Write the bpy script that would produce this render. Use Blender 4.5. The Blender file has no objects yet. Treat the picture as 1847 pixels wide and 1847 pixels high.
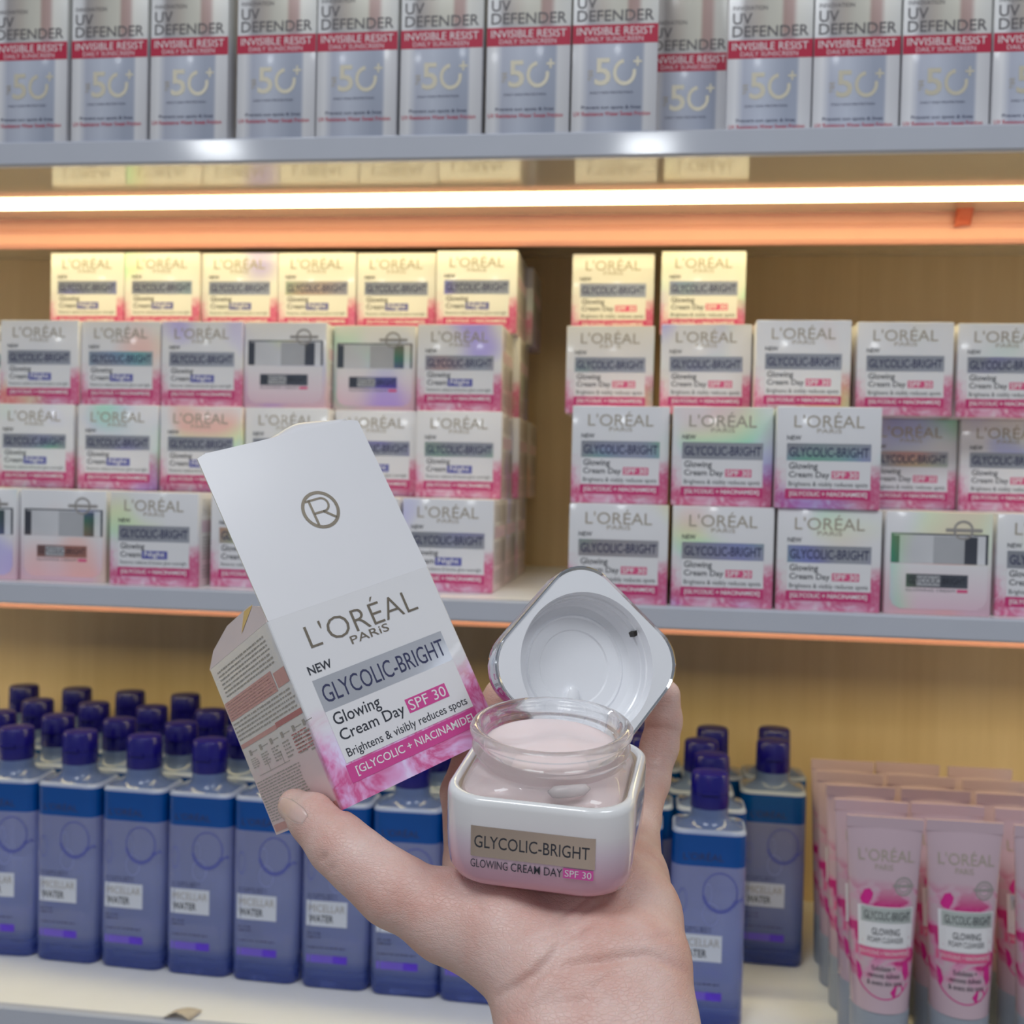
import bpy, math, random
import numpy as np
from mathutils import Matrix, Vector
from mathutils.bvhtree import BVHTree

random.seed(7)
SC = bpy.context.scene
COL = SC.collection

# ------------------------------------------------------------------ camera
cam_d = bpy.data.cameras.new('camera')
cam = bpy.data.objects.new('camera', cam_d)
COL.objects.link(cam)
cam_d.sensor_width = 36.0
cam_d.lens = 2000.0 / 1847.0 * 36.0
cam_d.clip_start = 0.02
cam_d.clip_end = 50
RIGHT = Vector((0.9911, 0.1308, 0.0229)); UP = Vector((-0.0261, 0.0225, 0.9994)); FWD = Vector((-0.1302, 0.9912, -0.0257))
mw = Matrix((RIGHT, UP, -FWD)).transposed().to_4x4()
mw.translation = Vector((0, 0, 1.35))
cam.matrix_world = mw
cam_d.dof.use_dof = True
cam_d.dof.focus_distance = 0.372
cam_d.dof.aperture_fstop = 17.0
SC.camera = cam

# ------------------------------------------------------------------ world, lamps, exposure
SC.view_settings.view_transform = 'Standard'
SC.view_settings.look = 'None'
SC.view_settings.gamma = 1.0
SC.view_settings.use_curve_mapping = False
SC.view_settings.exposure = 0.0
wd = bpy.data.worlds.new('shop'); SC.world = wd; wd.use_nodes = True
wd.node_tree.nodes['Background'].inputs[0].default_value = (0.86, 0.91, 1.0, 1)
wd.node_tree.nodes['Background'].inputs[1].default_value = 0.262
def ceiling_lamp(x, y, size, power, shape='DISK', color=(0.93, 0.97, 1.0)):
    l = bpy.data.lights.new('ceiling_lamp', 'AREA'); l.shape = shape; l.size = size
    l.energy = power; l.color = color
    o = bpy.data.objects.new('ceiling_lamp', l); COL.objects.link(o)
    o.location = (x, y, 2.75)
    return o
ceiling_lamp(-1.90, -3.08, 0.22, 9)
ceiling_lamp(-0.08, -3.18, 0.22, 9)
ceiling_lamp(-0.45, -0.55, 0.6, 12, 'SQUARE')
ceiling_lamp(0.75, -0.35, 0.6, 9.5, 'SQUARE')

# ------------------------------------------------------------------ materials
def new_mat(name):
    m = bpy.data.materials.new(name); m.use_nodes = True
    nt = m.node_tree
    return m, nt, nt.nodes['Principled BSDF']
def setp(b, **kw):
    names = dict(color='Base Color', rough='Roughness', metal='Metallic', coat='Coat Weight', coatr='Coat Roughness',
                 trans='Transmission Weight', ior='IOR', sss='Subsurface Weight', sssr='Subsurface Radius', ssss='Subsurface Scale',
                 emit='Emission Color', emits='Emission Strength', spec='Specular IOR Level', alpha='Alpha', tf='Thin Film Thickness')
    for k, v in kw.items():
        if k in ('color', 'emit'): v = (*v, 1)
        b.inputs[names[k]].default_value = v
def N(nt, typ, **kw):
    n = nt.nodes.new(typ)
    for k, v in kw.items(): setattr(n, k, v)
    return n
def L(nt, a, b): nt.links.new(a, b)
def math_n(nt, op, a, b=None, clamp=False):
    n = N(nt, 'ShaderNodeMath', operation=op, use_clamp=clamp)
    for i, v in enumerate((a, b)):
        if v is None: continue
        if hasattr(v, 'is_output'): L(nt, v, n.inputs[i])
        else: n.inputs[i].default_value = v
    return n.outputs[0]
def mixc(nt, fac, a, b, blend='MIX'):
    n = N(nt, 'ShaderNodeMix', data_type='RGBA', blend_type=blend)
    for idx, v in ((0, fac), (6, a), (7, b)):
        if hasattr(v, 'is_output'): L(nt, v, n.inputs[idx])
        else: n.inputs[idx].default_value = v if idx == 0 else (*v, 1)
    return n.outputs[2]
def ramp(nt, fac, stops):
    r = N(nt, 'ShaderNodeValToRGB')
    e = r.color_ramp.elements
    while len(e) < len(stops): e.new(0.5)
    for i, (p, c) in enumerate(stops):
        e[i].position = p; e[i].color = (*c, 1) if len(c) == 3 else c
    L(nt, fac, r.inputs[0])
    return r.outputs[0]
def noise(nt, vec, scale, detail=2, rough=0.5, dist=0.0, dim='3D', w=None):
    n = N(nt, 'ShaderNodeTexNoise', noise_dimensions=dim)
    n.inputs['Scale'].default_value = scale; n.inputs['Detail'].default_value = detail
    n.inputs['Roughness'].default_value = rough; n.inputs['Distortion'].default_value = dist
    if vec is not None: L(nt, vec, n.inputs['Vector'])
    if w is not None: L(nt, w, n.inputs['W'])
    return n.outputs['Fac']
def objco(nt):
    return N(nt, 'ShaderNodeTexCoord').outputs['Object']
def sep(nt, v):
    s = N(nt, 'ShaderNodeSeparateXYZ'); L(nt, v, s.inputs[0]); return s.outputs
def bump(nt, b, h, strength, dist):
    n = N(nt, 'ShaderNodeBump'); n.inputs['Strength'].default_value = strength; n.inputs['Distance'].default_value = dist
    L(nt, h, n.inputs['Height']); L(nt, n.outputs[0], b.inputs['Normal'])

def plain(name, color, rough=0.5, var=0.06, scale=40, **kw):
    m, nt, b = new_mat(name)
    setp(b, color=color, rough=rough, **kw)
    if var:
        f = noise(nt, objco(nt), scale, 3)
        lo = tuple(c * (1 - var) for c in color); hi = tuple(min(1, c * (1 + var)) for c in color)
        L(nt, mixc(nt, f, lo, hi), b.inputs['Base Color'])
    return m

def painted_sheen(nt, rnd, co, lo, hi, scale=22):
    """holographic laminate: its sheen painted into the base colour as clouds, different on every carton"""
    w = math_n(nt, 'MULTIPLY', rnd, 60)
    f = noise(nt, co, scale * 0.75, 1, dim='4D', w=w)
    hue = noise(nt, co, scale * 0.55, 0, dim='4D', w=math_n(nt, 'ADD', w, 13.7))
    c = ramp(nt, hue, [(0.30, (0.22, 0.10, 0.95)), (0.44, (0.35, 0.45, 0.95)), (0.52, (0.15, 0.85, 0.45)), (0.60, (0.75, 0.9, 0.35)), (0.70, (0.98, 0.38, 0.25))])
    m = N(nt, 'ShaderNodeMapRange', interpolation_type='SMOOTHSTEP')
    m.inputs['From Min'].default_value = lo; m.inputs['From Max'].default_value = hi
    L(nt, f, m.inputs['Value'])
    return m.outputs[0], c

def carton_mat(name, W, H, holo):
    m, nt, b = new_mat(name)
    co = objco(nt); s = sep(nt, co)
    z = math_n(nt, 'DIVIDE', s[2], H)
    warp = noise(nt, co, 55, 4, 0.6, 0.8)
    petals = ramp(nt, warp, [(0.30, (0.86, 0.72, 0.80)), (0.41, (0.80, 0.42, 0.60)), (0.51, (0.68, 0.05, 0.22)), (0.58, (0.80, 0.30, 0.48)), (0.70, (0.86, 0.74, 0.82))])
    if not holo: petals = mixc(nt, 1.0, petals, (1.0, 0.98, 1.28), 'MULTIPLY')
    zz = math_n(nt, 'ADD', z, math_n(nt, 'MULTIPLY', math_n(nt, 'SUBTRACT', warp, 0.5), 0.30))
    mr = N(nt, 'ShaderNodeMapRange', interpolation_type='SMOOTHSTEP')
    mr.inputs['From Min'].default_value = 0.52; mr.inputs['From Max'].default_value = 0.28
    L(nt, zz, mr.inputs['Value'])
    white = (0.80, 0.80, 0.83)
    c = mixc(nt, math_n(nt, 'MULTIPLY', mr.outputs[0], 0.92), white, petals)
    # the back half of the side panels carries only a pale blush
    side = N(nt, 'ShaderNodeMapRange'); side.inputs['From Min'].default_value = -W * 0.47; side.inputs['From Max'].default_value = -W * 0.44
    L(nt, s[1], side.inputs['Value'])
    blush = mixc(nt, math_n(nt, 'MULTIPLY', mr.outputs[0], 0.5), (0.82, 0.80, 0.79), (0.88, 0.55, 0.62))
    c = mixc(nt, side.outputs[0], c, blush)
    if holo:
        rnd = N(nt, 'ShaderNodeObjectInfo').outputs['Random']
        f, rc = painted_sheen(nt, rnd, co, 0.51, 0.70)
        c = mixc(nt, math_n(nt, 'MULTIPLY', f, 0.58), c, rc)
    L(nt, c, b.inputs['Base Color'])
    setp(b, rough=0.32, coat=0.5, coatr=0.10)
    bump(nt, b, noise(nt, co, 30, 2), 0.12, 0.002)
    return m

def foil_mat(name, base, holo, strength=0.75, rough=0.28, metal=0.75):
    m, nt, b = new_mat(name)
    co = objco(nt)
    grad = noise(nt, co, 18, 1)
    c = ramp(nt, grad, [(0.3, tuple(x * 0.8 for x in base)), (0.7, tuple(min(1, x * 1.25) for x in base))])
    if holo:
        rnd = N(nt, 'ShaderNodeObjectInfo').outputs['Random']
        f, rc = painted_sheen(nt, rnd, co, 0.48, 0.68)
        c = mixc(nt, math_n(nt, 'MULTIPLY', f, strength), c, rc)
    L(nt, c, b.inputs['Base Color'])
    setp(b, metal=metal, rough=rough)
    return m

CW, CH, CD = 0.0657, 0.066, 0.066
HW = 0.068
M = {}
M['carton'] = carton_mat('carton_print', CW, CH, True)
M['carton_held'] = carton_mat('held_carton_print', HW, HW, False)
M['foil'] = foil_mat('silver_holographic_foil', (0.50, 0.52, 0.58), True, 0.75)
M['foil_held'] = foil_mat('silver_foil', (0.62, 0.64, 0.70), False, rough=0.35)
M['panel'] = plain('white_label', (0.80, 0.80, 0.83), 0.35, 0.02)
M['gold'] = plain('gold_ink', (0.47, 0.42, 0.34), 0.4, 0.08, metal=0.3)
M['bronze'] = plain('bronze_foil_ink', (0.22, 0.19, 0.15), 0.35, 0.08, metal=0.55)
M['ink'] = plain('black_ink', (0.03, 0.035, 0.05), 0.4, 0.0)
M['navy'] = plain('navy_ink', (0.035, 0.04, 0.11), 0.4, 0.0)
M['white_ink'] = plain('white_ink', (0.85, 0.84, 0.86), 0.4, 0.0)
M['magenta'] = plain('magenta_ink', (0.60, 0.045, 0.19), 0.35, 0.12)
M['magenta_held'] = plain('bright_magenta_ink', (0.66, 0.075, 0.32), 0.35, 0.05)
M['spf'] = plain('spf_red_ink', (0.72, 0.09, 0.24), 0.35, 0.08)
M['night'] = plain('night_blue_ink', (0.10, 0.11, 0.42), 0.35, 0.08)
M['grey_print'] = plain('grey_print', (0.34, 0.32, 0.31), 0.5, 0.0)
M['fine_print'] = plain('fine_print', (0.42, 0.39, 0.36), 0.5, 0.2, 900)
M['silver_pic'] = foil_mat('printed_silver_lid', (0.72, 0.73, 0.77), True, 0.5, 0.4, 0.1)
M['dark_pic'] = foil_mat('printed_dark_band', (0.12, 0.13, 0.16), True, 0.5)
M['pink_pic'] = plain('printed_pink_jar', (0.74, 0.58, 0.66), 0.35, 0.08)

# ------------------------------------------------------------------ mesh helpers
def mesh_from(name, verts, faces, mats=None, midx=None, smooth=False):
    me = bpy.data.meshes.new(name)
    me.from_pydata([tuple(v) for v in verts], [], [tuple(f) for f in faces])
    for m in (mats or []): me.materials.append(m)
    if midx is not None: me.polygons.foreach_set('material_index', midx)
    if smooth: me.polygons.foreach_set('use_smooth', [True] * len(me.polygons))
    me.update()
    return me
def obj(name, me, parent=None):
    o = bpy.data.objects.new(name, me); COL.objects.link(o)
    if parent is not None: o.parent = parent
    return o
def tag(o, label=None, cat=None, group=None, kind=None):
    if label: o['label'] = label
    if cat: o['category'] = cat
    if group: o['group'] = group
    if kind: o['kind'] = kind
    return o
def empty(name, loc=(0, 0, 0), rz=0.0):
    o = bpy.data.objects.new(name, None); COL.objects.link(o); o.location = loc; o.rotation_euler = (0, 0, rz)
    o.empty_display_size = 0.01
    return o
def copy_tree(o, parent=None):
    c = o.copy(); COL.objects.link(c); c.parent = parent
    for ch in o.children: copy_tree(ch, c)
    return c

class Geo:
    def __init__(s): s.v = []; s.f = []; s.m = []
    def add(s, verts, faces, mi=0):
        b = len(s.v); s.v += [tuple(map(float, p)) for p in verts]; s.f += [tuple(b + i for i in f) for f in faces]; s.m += [mi] * len(faces)
    def box(s, x0, x1, y0, y1, z0, z1, mi=0):
        v = [(x, y, z) for z in (z0, z1) for y in (y0, y1) for x in (x0, x1)]
        s.add(v, [(0, 2, 3, 1), (4, 5, 7, 6), (0, 1, 5, 4), (2, 6, 7, 3), (0, 4, 6, 2), (1, 3, 7, 5)], mi)
    def loft(s, rings, cap0=True, cap1=True, mi=0, close=True):
        n = len(rings[0]); v = []; f = []
        for r in rings: v += list(r)
        m = n if close else n - 1
        for i in range(len(rings) - 1):
            for j in range(m):
                k = (j + 1) % n
                f.append((i * n + j, i * n + k, (i + 1) * n + k, (i + 1) * n + j))
        if cap0: f.append(tuple(range(n - 1, -1, -1)))
        if cap1: f.append(tuple((len(rings) - 1) * n + j for j in range(n)))
        s.add(v, f, mi)
    def mesh(s, name, mats, smooth=False): return mesh_from(name, s.v, s.f, mats, s.m, smooth)
    def build(s, name, mats, parent=None, smooth=False): return obj(name, s.mesh(name, mats, smooth), parent)

def auto_smooth(me, ang=35):
    me.polygons.foreach_set('use_smooth', [True] * len(me.polygons))
    try: me.set_sharp_from_angle(angle=math.radians(ang))
    except Exception: pass
    return me
def bevel_box_mesh(name, x, y, z, r, mats):
    """box centred on x/y, standing on z=0, small bevel"""
    import bmesh
    bm = bmesh.new(); bmesh.ops.create_cube(bm, size=1)
    for v in bm.verts: v.co = ((v.co.x) * x, (v.co.y) * y, (v.co.z + 0.5) * z)
    bmesh.ops.bevel(bm, geom=list(bm.edges), offset=r, segments=2, affect='EDGES', profile=0.5)
    me = bpy.data.meshes.new(name); bm.to_mesh(me); bm.free()
    for m in mats: me.materials.append(m)
    return auto_smooth(me)

# lettering ---------------------------------------------------------
_tc = {}
def glyphs(body, bold=0.0):
    k = (body, bold)
    if k in _tc: return _tc[k]
    cu = bpy.data.curves.new('t', 'FONT'); cu.body = body; cu.size = 1.0; cu.offset = bold; cu.resolution_u = 3
    o = bpy.data.objects.new('t', cu); COL.objects.link(o)
    dg = bpy.context.evaluated_depsgraph_get()
    me = bpy.data.meshes.new_from_object(o.evaluated_get(dg))
    v = np.array([p.co[:2] for p in me.vertices]); f = [tuple(p.vertices) for p in me.polygons]
    lo = v.min(0); hi = v.max(0); v = (v - lo) / (hi - lo)
    bpy.data.meshes.remove(me); bpy.data.objects.remove(o); bpy.data.curves.remove(cu)
    _tc[k] = (v, f)
    return _tc[k]

class Print(Geo):
    """flat print laid out in u (left to right) and v (top to bottom), 0..1, wrapped on a face by fn(u, v, layer)"""
    def __init__(s, fn): super().__init__(); s.fn = fn
    def rect(s, u0, v0, u1, v1, mi, layer=1, n=1):
        us = np.linspace(u0, u1, n + 1)
        v = [s.fn(u, v1, layer) for u in us] + [s.fn(u, v0, layer) for u in us]
        s.add(v, [(i, i + 1, n + 2 + i, n + 1 + i) for i in range(n)], mi)
    def poly(s, pts, mi, layer=1): s.add([s.fn(u, v, layer) for u, v in pts], [tuple(range(len(pts)))], mi)
    def text(s, body, u0, v0, u1, v1, mi, layer=2, bold=0.0):
        g, f = glyphs(body, bold)
        s.add([s.fn(u0 + (u1 - u0) * a, v1 + (v0 - v1) * b, layer) for a, b in g], f, mi)
    def ring(s, u, v, ru, rv, w, mi, layer=2, n=28, a0=0, a1=2 * math.pi):
        pts = []
        for i in range(n + 1):
            a = a0 + (a1 - a0) * i / n
            for k in (1, 1 - w): pts.append(s.fn(u + ru * k * math.cos(a), v + rv * k * math.sin(a), layer))
        s.add(pts, [(2 * i, 2 * i + 1, 2 * i + 3, 2 * i + 2) for i in range(n)], mi)
    def scribble(s, u0, v0, u1, v1, rows, mi, layer=2, rnd=None, gap=0.02):
        """lines of print too small to read"""
        rnd = rnd or random.Random(3)
        h = (v1 - v0) / rows
        for r in range(rows):
            u = u0
            while u < u1 - 0.02:
                w = rnd.uniform(0.012, 0.06)
                s.rect(u, v0 + h * (r + 0.26 + rnd.uniform(0, 0.08)), min(u + w, u1), v0 + h * (r + 0.62 + rnd.uniform(0, 0.12)), mi, layer)
                u += w + rnd.uniform(0.4, 1.2) * gap

# rounded rectangle radius --------------------------------------------------
def rrect(hx, hy, r, n, z, x0=0.0, y0=0.0):
    out = []
    for i in range(n):
        t = 2 * math.pi * (i + 0.5) / n
        c, d = math.cos(t), math.sin(t); ac, ad = max(abs(c), 1e-9), max(abs(d), 1e-9)
        ix, iy = hx - r, hy - r
        if hx * ad / ac <= iy: rho = hx / ac
        elif hy * ac / ad <= ix: rho = hy / ad
        else:
            qu = ix * ac + iy * ad
            rho = qu + math.sqrt(max(0, qu * qu - (ix * ix + iy * iy - r * r)))
        out.append((x0 + rho * c, y0 + rho * d, z))
    return out
def circ(r, n, z, ry=None, x0=0, y0=0):
    ry = r if ry is None else ry
    return [(x0 + r * math.cos(2 * math.pi * (i + 0.5) / n), y0 + ry * math.sin(2 * math.pi * (i + 0.5) / n), z) for i in range(n)]
def front_y(x, hx, hy, r):
    a = abs(x) - (hx - r)
    if a <= 0: return -hy
    a = min(a, r * 0.98)
    return -(hy - r) - math.sqrt(r * r - a * a)

# ------------------------------------------------------------------ setting: back wall and shelves
ZC = 1.35
Z_UP0, Z_UP1 = ZC + 0.2145, ZC + 0.2313
Z_MID0, Z_MID1 = ZC - 0.0931, ZC - 0.0780
Z_LOW0, Z_LOW1 = ZC - 0.3990, ZC - 0.3820
YF, YW = 0.73, 1.05
X0, X1 = -1.60, 1.30

def wall_mat():
    m, nt, b = new_mat('tan_panel')
    mp = N(nt, 'ShaderNodeMapping'); mp.inputs['Scale'].default_value = (60, 60, 3)
    L(nt, objco(nt), mp.inputs[0])
    g = noise(nt, mp.outputs[0], 1.0, 4, 0.6, 0.3)
    L(nt, ramp(nt, g, [(0.3, (0.74, 0.56, 0.32)), (0.7, (0.82, 0.64, 0.39))]), b.inputs['Base Color'])
    setp(b, rough=0.55)
    return m
M['wall'] = wall_mat()
M['fascia'] = plain('grey_enamel', (0.52, 0.545, 0.62), 0.45, 0.03, coat=0.8, coatr=0.09)
M['board'] = plain('white_laminate', (0.90, 0.90, 0.90), 0.35, 0.03)
M['under'] = plain('cream_gloss_laminate', (0.55, 0.47, 0.36), 0.10, 0.02, spec=1.0, coat=1.0, coatr=0.05)
M['rail'] = plain('salmon_plastic', (0.90, 0.43, 0.35), 0.35, 0.04)
def led_mat():
    m, nt, b = new_mat('led_diffuser')
    s = sep(nt, objco(nt))
    w = N(nt, 'ShaderNodeTexWave', wave_type='BANDS', bands_direction='X'); w.inputs['Scale'].default_value = 26
    L(nt, objco(nt), w.inputs['Vector'])
    L(nt, mixc(nt, w.outputs['Fac'], (1.0, 0.80, 0.36), (1.0, 0.86, 0.42)), b.inputs['Emission Color'])
    setp(b, color=(0.9, 0.9, 0.85), rough=0.4, emits=8.2)
    return m
M['led'] = led_mat()

g = Geo(); g.box(X0, X1, YW, YW + 0.02, 0.0, 2.75)
tag(g.build('wall_back', [M['wall']]), kind='structure')
def floor_mat():
    m, nt, b = new_mat('grey_floor_tile')
    br = N(nt, 'ShaderNodeTexBrick'); br.offset = 0.0; br.inputs['Scale'].default_value = 1.0
    br.inputs['Color1'].default_value = (0.50, 0.49, 0.47, 1); br.inputs['Color2'].default_value = (0.54, 0.53, 0.51, 1); br.inputs['Mortar'].default_value = (0.3, 0.3, 0.3, 1)
    br.inputs['Mortar Size'].default_value = 0.004; br.inputs['Brick Width'].default_value = 0.6; br.inputs['Row Height'].default_value = 0.6
    L(nt, objco(nt), br.inputs['Vector']); L(nt, br.outputs['Color'], b.inputs['Base Color']); setp(b, rough=0.35)
    return m
g = Geo(); g.box(-3.0, 3.0, -4.5, YW, -0.05, 0.0)
tag(g.build('floor', [floor_mat()]), kind='structure')

def shelf(z0, z1, label, led):
    r = empty('shelf', ((X0 + X1) / 2, YF, z0))
    hx = (X1 - X0) / 2
    def loc(x0, x1, y0, y1, a, b, name, mats):
        q = Geo(); q.box(x0, x1, y0, y1, a, b); return q.build(name, mats, r)
    loc(-hx, hx, 0.006, YW - YF - 0.0005, 0.0012, z1 - z0, 'board', [M['board']])
    q = Geo()
    q.loft([[(x, 0.006, 0.0), (x, 0.0015, 0.0), (x, 0.0, 0.0015), (x, 0.0, z1 - z0 - 0.0015), (x, 0.0015, z1 - z0), (x, 0.006, z1 - z0)] for x in (-hx, hx)])
    q.build('fascia', [M['fascia']], r)
    if led:
        loc(-hx, hx, 0.006, YW - YF - 0.0005, 0.0, 0.0012, 'underside_panel', [M['under']])
        q = Geo(); q.box(-hx, hx, 0.0885, 0.1185, -0.0012, 0.0)
        q.build('led_strip', [M['led']], r)
        q = Geo()
        q.loft([[(x, 0.155, 0.0), (x, 0.155, -0.0205), (x, 0.157, -0.0235), (x, 0.163, -0.0235), (x, 0.165, -0.021), (x, 0.165, 0.0)] for x in (-hx, hx)])
        q.loft([[(x, 0.1535, -0.0100), (x, 0.1550, -0.0085), (x, 0.1550, -0.0125)] for x in (-hx, hx)])
        q.build('front_rail', [M['rail']], r)
    tag(r, label, 'shelf')
    return r
shelf(Z_UP0, Z_UP1, 'grey edged upper shelf carrying the silver sunscreen cartons, lit from below', True)
shelf(Z_MID0, Z_MID1, 'grey edged middle shelf under the stacked pink and white cream cartons', True)
shelf(Z_LOW0, Z_LOW1, 'white lower shelf carrying the blue bottles and pink tubes', False)

# ------------------------------------------------------------------ cream cartons
def face_fn(W, H, D):
    return lambda u, v, k: ((u - 0.5) * W, -D / 2 - 0.00004 - 0.00007 * k, (1 - v) * H)
def back_fn(W, H, D):          # same panel seen from behind, so the carton can stand back to front
    return lambda u, v, k: (-(u - 0.5) * W, D / 2 + 0.00004 + 0.00007 * k, (1 - v) * H)
def right_fn(W, H, D):
    return lambda u, v, k: (W / 2 + 0.00004 + 0.00007 * k, (u - 0.5) * D, (1 - v) * H)
def left_fn(W, H, D):
    return lambda u, v, k: (-W / 2 - 0.00004 - 0.00007 * k, (0.5 - u) * D, (1 - v) * H)

def front_parts(W, H, D, night, foil, held=False):
    fn = face_fn(W, H, D)
    b1 = Print(fn); b1.rect(0.10, 0.36, 0.905, 0.53, 0, 1)
    p1 = Print(fn); p1.rect(0.10, 0.53, 0.905, 0.803, 0, 1)
    m1 = Print(fn); m1.rect(0.092, 0.812, 0.908, 0.905, 0, 1)
    t = Print(fn)
    gold = M['bronze'] if held else M['gold']
    mats = [gold, M['ink'], M['white_ink'], M['night'] if night else (M['magenta_held'] if held else M['spf']), M['navy']]
    bo = 0.0 if held else 0.014
    t.text("L'OR\u00c9AL", 0.165, 0.055, 0.835, 0.205, 0, 2, -0.011 if held else 0.0)
    t.text("PARiS", 0.385, 0.215, 0.62, 0.258, 0, 2, 0)
    t.text("NEW", 0.10, 0.285, 0.235, 0.33, 1, 2, 0.012)
    t.text("GLYCOLIC-BRIGHT", 0.125, 0.398, 0.885, 0.492, 4, 2, bo)
    b2 = 0.006 if held else bo
    t.text("Glowing", 0.125, 0.548, 0.40, 0.632, 1, 2, b2)
    if night:
        t.text("Cream", 0.125, 0.64, 0.36, 0.70, 1, 2, bo)
        t.rect(0.37, 0.628, 0.66, 0.715, 3, 2); t.text("Night", 0.40, 0.635, 0.63, 0.708, 2, 3, bo)
        t.text("Restores radiance & boosts glow overnight", 0.125, 0.735, 0.88, 0.785, 1, 2, 0)
    else:
        t.text("Cream Day", 0.125, 0.636, 0.515, 0.712, 1, 2, b2)
        t.rect(0.535, 0.627, 0.795, 0.703, 3, 2); t.text("SPF 30", 0.548, 0.637, 0.782, 0.693, 2, 3, bo)
        t.text("Brightens & visibly reduces spots", 0.125, 0.735, 0.88, 0.793, 1, 2, 0.004)
    t.text("[GLYCOLIC + NIACINAMIDE]", 0.135, 0.832, 0.875, 0.886, 2, 2, bo + 0.008)
    return [('foil_band', b1.mesh('foil_band', [foil])), ('label_panel', p1.mesh('label_panel', [M['panel']])),
            ('ingredient_band', m1.mesh('ingredient_band', [M['magenta_held'] if held else M['magenta']])), ('lettering', t.mesh('lettering', mats))]

def jar_picture(W, H, D):
    t = Print(face_fn(W, H, D))
    t.rect(0.05, 0.21, 0.96, 0.225, 1, 1); t.rect(0.05, 0.225, 0.075, 0.50, 1, 1); t.rect(0.935, 0.225, 0.96, 0.50, 1, 1)
    t.rect(0.075, 0.225, 0.935, 0.50, 0, 1)
    t.rect(0.075, 0.235, 0.13, 0.50, 1, 2); t.rect(0.45, 0.235, 0.74, 0.50, 4, 2); t.rect(0.74, 0.235, 0.86, 0.50, 1, 2)
    t.poly([(0.05, 0.51), (0.96, 0.51), (0.96, 0.84), (0.93, 0.91), (0.86, 0.945), (0.15, 0.945), (0.08, 0.91), (0.05, 0.84)], 2, 1)
    t.rect(0.20, 0.605, 0.78, 0.735, 1, 2); t.rect(0.30, 0.62, 0.52, 0.72, 4, 3)
    t.text("GLYCOLIC-BRIGHT", 0.22, 0.635, 0.76, 0.70, 3, 4)
    t.text("GLOWING CREAM", 0.20, 0.75, 0.66, 0.775, 3, 2); t.rect(0.68, 0.748, 0.78, 0.778, 5, 2)
    t.ring(0.725, 0.17, 0.095, 0.095, 0.22, 6, 3); t.rect(0.56, 0.155, 0.90, 0.185, 6, 4)
    return t.mesh('jar_picture', [M['silver_pic'], M['dark_pic'], M['jarpic'], M['ink'], plain('printed_mid_grey', (0.44, 0.45, 0.48), 0.4, 0.1), M['spf'], M['grey_print']])

def side_mesh(W, H, D, fn, name):
    t = Print(fn); rr = random.Random(11)
    t.scribble(0.12, 0.06, 0.88, 0.24, 6, 0, 1, rr)
    t.rect(0.10, 0.29, 0.90, 0.42, 1, 1)
    t.scribble(0.12, 0.46, 0.60, 0.72, 7, 0, 1, rr)
    t.rect(0.66, 0.46, 0.90, 0.70, 2, 1)
    t.scribble(0.12, 0.77, 0.88, 0.92, 4, 0, 1, rr)
    return t.mesh(name, [M['grey_print'], M['pink_pic'], M['grey_print']])

def pic_mat():
    m, nt, b = new_mat('jar_picture_carton')
    co = objco(nt); z = math_n(nt, 'DIVIDE', sep(nt, co)[2], CH)
    c = ramp(nt, z, [(0.0, (0.74, 0.48, 0.58)), (0.22, (0.78, 0.60, 0.68)), (0.5, (0.80, 0.76, 0.80)), (0.65, (0.80, 0.80, 0.83))])
    f, rc = painted_sheen(nt, N(nt, 'ShaderNodeObjectInfo').outputs['Random'], co, 0.50, 0.70)
    L(nt, mixc(nt, math_n(nt, 'MULTIPLY', f, 0.5), c, rc), b.inputs['Base Color'])
    setp(b, rough=0.32, coat=0.5, coatr=0.10)
    return m
M['pic_carton'] = pic_mat()
def jarpic_mat():
    m, nt, b = new_mat('printed_pink_jar')
    co = objco(nt); z = math_n(nt, 'DIVIDE', sep(nt, co)[2], CH)
    c = ramp(nt, z, [(0.04, (0.76, 0.54, 0.63)), (0.22, (0.79, 0.66, 0.73)), (0.48, (0.80, 0.78, 0.81))])
    f, rc = painted_sheen(nt, N(nt, 'ShaderNodeObjectInfo').outputs['Random'], co, 0.50, 0.70)
    L(nt, mixc(nt, math_n(nt, 'MULTIPLY', f, 0.45), c, rc), b.inputs['Base Color'])
    setp(b, rough=0.35)
    return m
M['jarpic'] = jarpic_mat()
pic_body_me = bevel_box_mesh('carton_body', CW, CD, CH, 0.0009, [M['pic_carton']])
body_me = bevel_box_mesh('carton_body', CW, CD, CH, 0.0009, [M['carton']])
DAY = front_parts(CW, CH, CD, False, M['foil'])
NIGHT = front_parts(CW, CH, CD, True, M['foil'])
PIC = [('jar_picture', jar_picture(CW, CH, CD))]
SIDE = ('side_print', side_mesh(CW, CH, CD, right_fn(CW, CH, CD), 'side_print'))

def make_carton(parts):
    r = empty('cream_carton')
    obj('carton_body', pic_body_me if parts is PIC else body_me, r)
    for nm, me in parts: obj(nm, me, r)
    obj(SIDE[0], SIDE[1], r)
    return r
PROTO = {}
def carton(kind, x, yfront, level, label, group):
    """one carton standing with its front panel at yfront; level counts cartons below it"""
    parts = {'day': DAY, 'night': NIGHT, 'pic': PIC}[kind]
    if kind in PROTO: r = copy_tree(PROTO[kind])
    else: r = PROTO[kind] = make_carton(parts)
    r.location = (x, yfront + CD / 2, Z_MID1 + level * (CH + 0.00005))
    r.rotation_euler = (0, 0, math.radians(random.uniform(-0.25, 0.25)))
    tag(r, label, 'box', group)
    return r

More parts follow.
